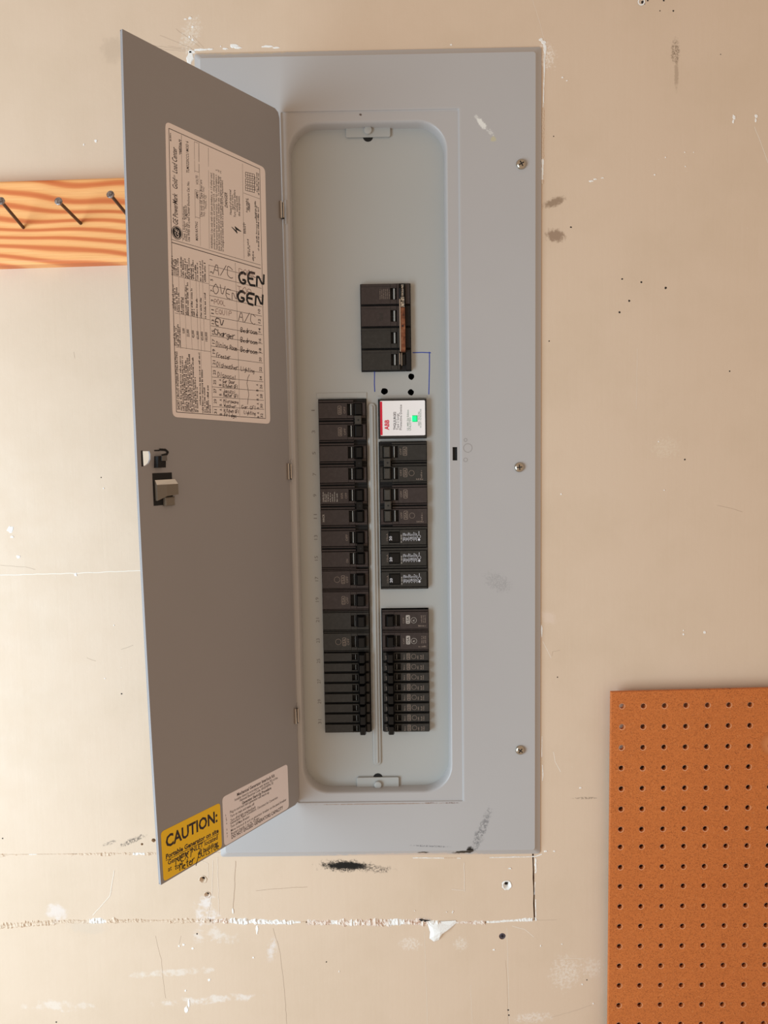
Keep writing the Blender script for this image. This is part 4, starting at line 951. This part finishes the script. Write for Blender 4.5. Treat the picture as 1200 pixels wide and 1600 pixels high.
# main breaker, four poles
t_ = thing('main_breaker', 'four pole main breaker with a worn copper tie bar, above both rows', 'circuit breaker', (ml, YB, mt), None)
b = MB(); k_ = 1.03
for k in range(4):
    z = -(k + .5) * IN; f = M_bk if k < 2 else M_bk2
    q = lambda u0, u1, a0, a1, h0, h1, m_, bv=.0003: b.box(u0 * k_ / 1000, u1 * k_ / 1000, z + a0 / 1000, z + a1 / 1000, h0 / 1000, h1 / 1000, m_, FACE, bv)
    q(.2, 56.6, -12.6, 12.6, -40, -5, M_bk3, 0); q(.6, 34.0, -11.6, 11.4, -5, 0, f)
    q(34, 41.2, -11.6, -6.6, -5, 0, f); q(34, 41.2, 6.8, 11.4, -5, 0, f); q(41.2, 44, -11.6, 11.4, -5, -.6, f); q(44, 51, -12.4, 12.4, -5, -3.4, M_bk3, 0); q(51, 56.2, -11.6, 11.4, -5, -.8, M_bk3 if k else f)
    q(37.3, 39.3, -6.2, 6.4, -5, -1.2, M_flank); q(.6, 41, 8.2, 8.6, 0, .0003, M_bk3, 0)
    if k == 0:
        for i in range(6): b.fine((.0235 + i * .0022, z - .006), (.0235 + i * .0022, z + .006), .0012, .00006, M_tag, FACE, 600 + i)
    if k == 1: tagbox(b, .024, z - .001, .004, .009, '200', M_bk2)
child('body', b, t_)
for k in range(4): child('lever', lever(1, -(k + .5) * IN, 45.5, 51.5, 6.3, .001), t_)
b = MB(); b.box(.0453, .0466, -.0800, -.0195, -.002, .0042, M_chr if False else M_steel, FACE, .0002); b.box(.0466, .0520, -.0805, -.0290, -.002, .0038, M_rust, FACE, .0004)
b.poly(circle(.0490, -.0505, .0011, 12), .00386, M_dark, FACE); b.box(.0470, .0512, -.0300, -.0172, -.002, .0034, M_chr, FACE, .0004); b.box(.0478, .0504, -.0170, -.0030, -.002, .0040, M_chr, FACE, .0005)
o = child('tie_bar', b, t_); o['label'] = 'scratched steel and copper coloured tie bar'
b = MB(); b.box(.0447, .0455, -.0945, -.0815, -.002, .0012, M_steel, FACE); b.box(.0470, .0477, -.0960, -.0815, -.002, .0022, M_steel, FACE); child('tie_end', b, t_)

# surge device
t_ = thing('surge_protector', 'white labelled surge device with red stripe and glowing green square', 'surge protector', (br_l, YB, bt), None)
MS = face_at(br_l, bt, YB)
def c8(x, y):
    X, Z = at(590 + x / 14.12, 615 + y / 14.12, YB - .001); return (X - br_l, Z - bt)
b = MB(); hb_ = 2 * IN
b.box(.0004, BW - .0004, -hb_ + .0034, -.0010, -.04, .0002, M_bk2, FACE, .0008); child('body', b, t_)
b = MB(); (wx0, wz1), (wx1, wz0) = c8(52, 162), c8(1052, 918)
b.plate([rrect(wx0, wx1, wz0, wz1, .0012, 4)], 0, .0010, M_white, FACE); hl_ = .00106
ra = c8(100, 162)[0]; b.poly([(wx0, wz0 + .0008), (ra, wz0 + .0008), (ra, wz1 - .0008), (wx0, wz1 - .0008)], hl_, M_red, FACE)
def ST(s, x, ya, yb, cap, m_, bo=0): b.text(s, c8(x, ya), c8(x, yb), cap, hl_, m_, FACE, bo)
ST('ABB', 250, 803, 578, .0052, M_red, .035); ST('THQLSURGE2', 402, 800, 402, .0029, M_ink, .02); ST('Type 2 Surge', 468, 800, 442, .0029, M_ink, .004); ST('Protective Device', 535, 800, 245, .0029, M_ink, .004)
M_gink = mat('grey_green_ink', lin(96, 130, 110), .6)
ST('UL1449 5th Edition', 688, 812, 358, .0024, M_gink, .004); ST('UNLISTED', 738, 815, 528, .0024, M_gink); ST('GREEN = PROTECTED', 928, 712, 398, .0019, M_gink); ST('NO LIGHT = NO PROTECTION', 966, 752, 342, .0019, M_gink)
child('front_label', b, t_)
b = MB(); (gx0, gz1), (gx1, gz0) = c8(765, 482), c8(880, 622)
b.box(gx0, gx1, gz0, gz1, .0010, .0014, M_grn2, FACE); b.box(gx0 - .0002, gx1 - .0014, gz0 + .0010, gz1 - .0010, .0010, .0020, M_green, FACE, .0002)
o = child('indicator_light', b, t_); o['label'] = 'lit green square indicator'

# ------------------------------------------------------------------ pine board with nails
YW = -.019
pa, pb_ = at(0, 283, YW), at(200, 276.5, YW); qa, qb = at(0, 414, YW), at(203, 407, YW)
ang = math.atan2(pb_[1] - pa[1], pb_[0] - pa[0]); hgt = (pa[1] - qa[1])
rack = thing('nail_rack', 'orange pine board with three long nails, on the wall left of the panel', 'nail rack', (pa[0], 0, qa[1]))
MR = Matrix.Translation((pa[0], 0, qa[1])) @ FACE @ Matrix.Rotation(ang, 4, 'Z')
b = MB(); x0, x1 = -.32, .225
prof = [(0, 0), (0, .0165), (.0022, .0185), (.004, .019), (hgt - .004, .019), (hgt - .0018, .0185), (hgt, .0168), (hgt, 0)]
b.add([(x, z, h) for x in (x0, x1) for z, h in prof], [tuple(reversed(range(8))), tuple(range(8, 16))] + [(i, (i + 1) % 8, 8 + (i + 1) % 8, 8 + i) for i in range(8)], M_pine, MR)
b.build('board', rack, origin=rack.location)
for (ub, vb, uh, vh) in ((36.5, 355.5, 2, 314.5), (126, 349, 92, 315), (208, 347, 173, 304.5)):
    xb, zb3 = at(ub, vb, YW); Yh = YW - .052; xh, zh = at(uh, vh, Yh)
    A = Vector((xb, YW, zb3)); Bv = Vector((xh, Yh, zh)); d = (Bv - A).normalized()
    b = MB(); b.tube(A - d * .012, Bv, .00175, .0018, M_nail, 14)
    b.tube(Bv - d * .0004, Bv + d * .0012, .0040, .0042, M_nailh, 20); b.tube(Bv + d * .0012, Bv + d * .0016, .0042, .0034, M_nailh, 20)
    b.build('nail', rack, origin=rack.location, smooth=True)

# ------------------------------------------------------------------ pegboard
X0, Z0 = .27244, -.30616 + ZO
tlx, tlz = at(955, 1083, YP)[0], at(960, 1081.5, YP)[1]
tr = at(1200, 1075.5, YP)
slope = (tr[1] - tlz) / (tr[0] - tlx)
rows = [Z0 - j * IN for j in range(7)] + [at(968, 1323.5, YP)[1], at(968, 1355, YP)[1]] + [Z0 - .22456 - j * IN for j in range(10)]
EX, EZ = X0 + 13.5 * IN, rows[-1] - IN / 2
out = [(tlx, EZ), (EX, EZ), (EX, tlz + slope * (EX - tlx)), (tlx, tlz)]
R = random.Random(12); hl2 = []
for z in rows:
    for j in range(14): hl2.append(circle(X0 + j * IN + R.uniform(-.0002, .0002), z + R.uniform(-.0002, .0002), .0031, 14))
b = MB(); b.plate([out] + hl2, .0105, -YP, M_peg, FACE, bev=.0007)
for q in ((EX - .03, EX, EZ, tlz - .01),): b.box(*q, .0001, .0104, M_peg, FACE)
b.box(X0 - .009, X0 + .009, EZ, rows[3] + .008, .0001, .0104, mat('added_dark_strip', lin(70, 50, 36), .8), FACE)  # unseen strip added, coloured dark so the holes over it look shaded
o = b.build('pegboard', origin=(tlx, 0, EZ))
o['label'] = 'orange brown hardboard pegboard with rows of round holes, lower right'; o['category'] = 'pegboard'
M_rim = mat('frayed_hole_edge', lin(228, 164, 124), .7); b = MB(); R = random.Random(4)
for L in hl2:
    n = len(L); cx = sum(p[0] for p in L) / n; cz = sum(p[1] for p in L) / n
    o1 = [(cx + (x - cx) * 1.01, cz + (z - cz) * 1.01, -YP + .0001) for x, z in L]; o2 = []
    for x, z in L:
        k = R.uniform(1.06, 1.14) + (.14 if (x - cx) - (z - cz) > 0 else 0); o2.append((cx + (x - cx) * k, cz + (z - cz) * k, -YP + .0001))  # frayed rim, widened at lower right to paint in the lit edge
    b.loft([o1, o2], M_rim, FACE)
rim = b.build('frayed_lit_hole_edges', o, origin=(tlx, 0, EZ)); rim['kind'] = 'stuff'; rim['label'] = 'pale frayed fibre and painted lit edges around the round holes'
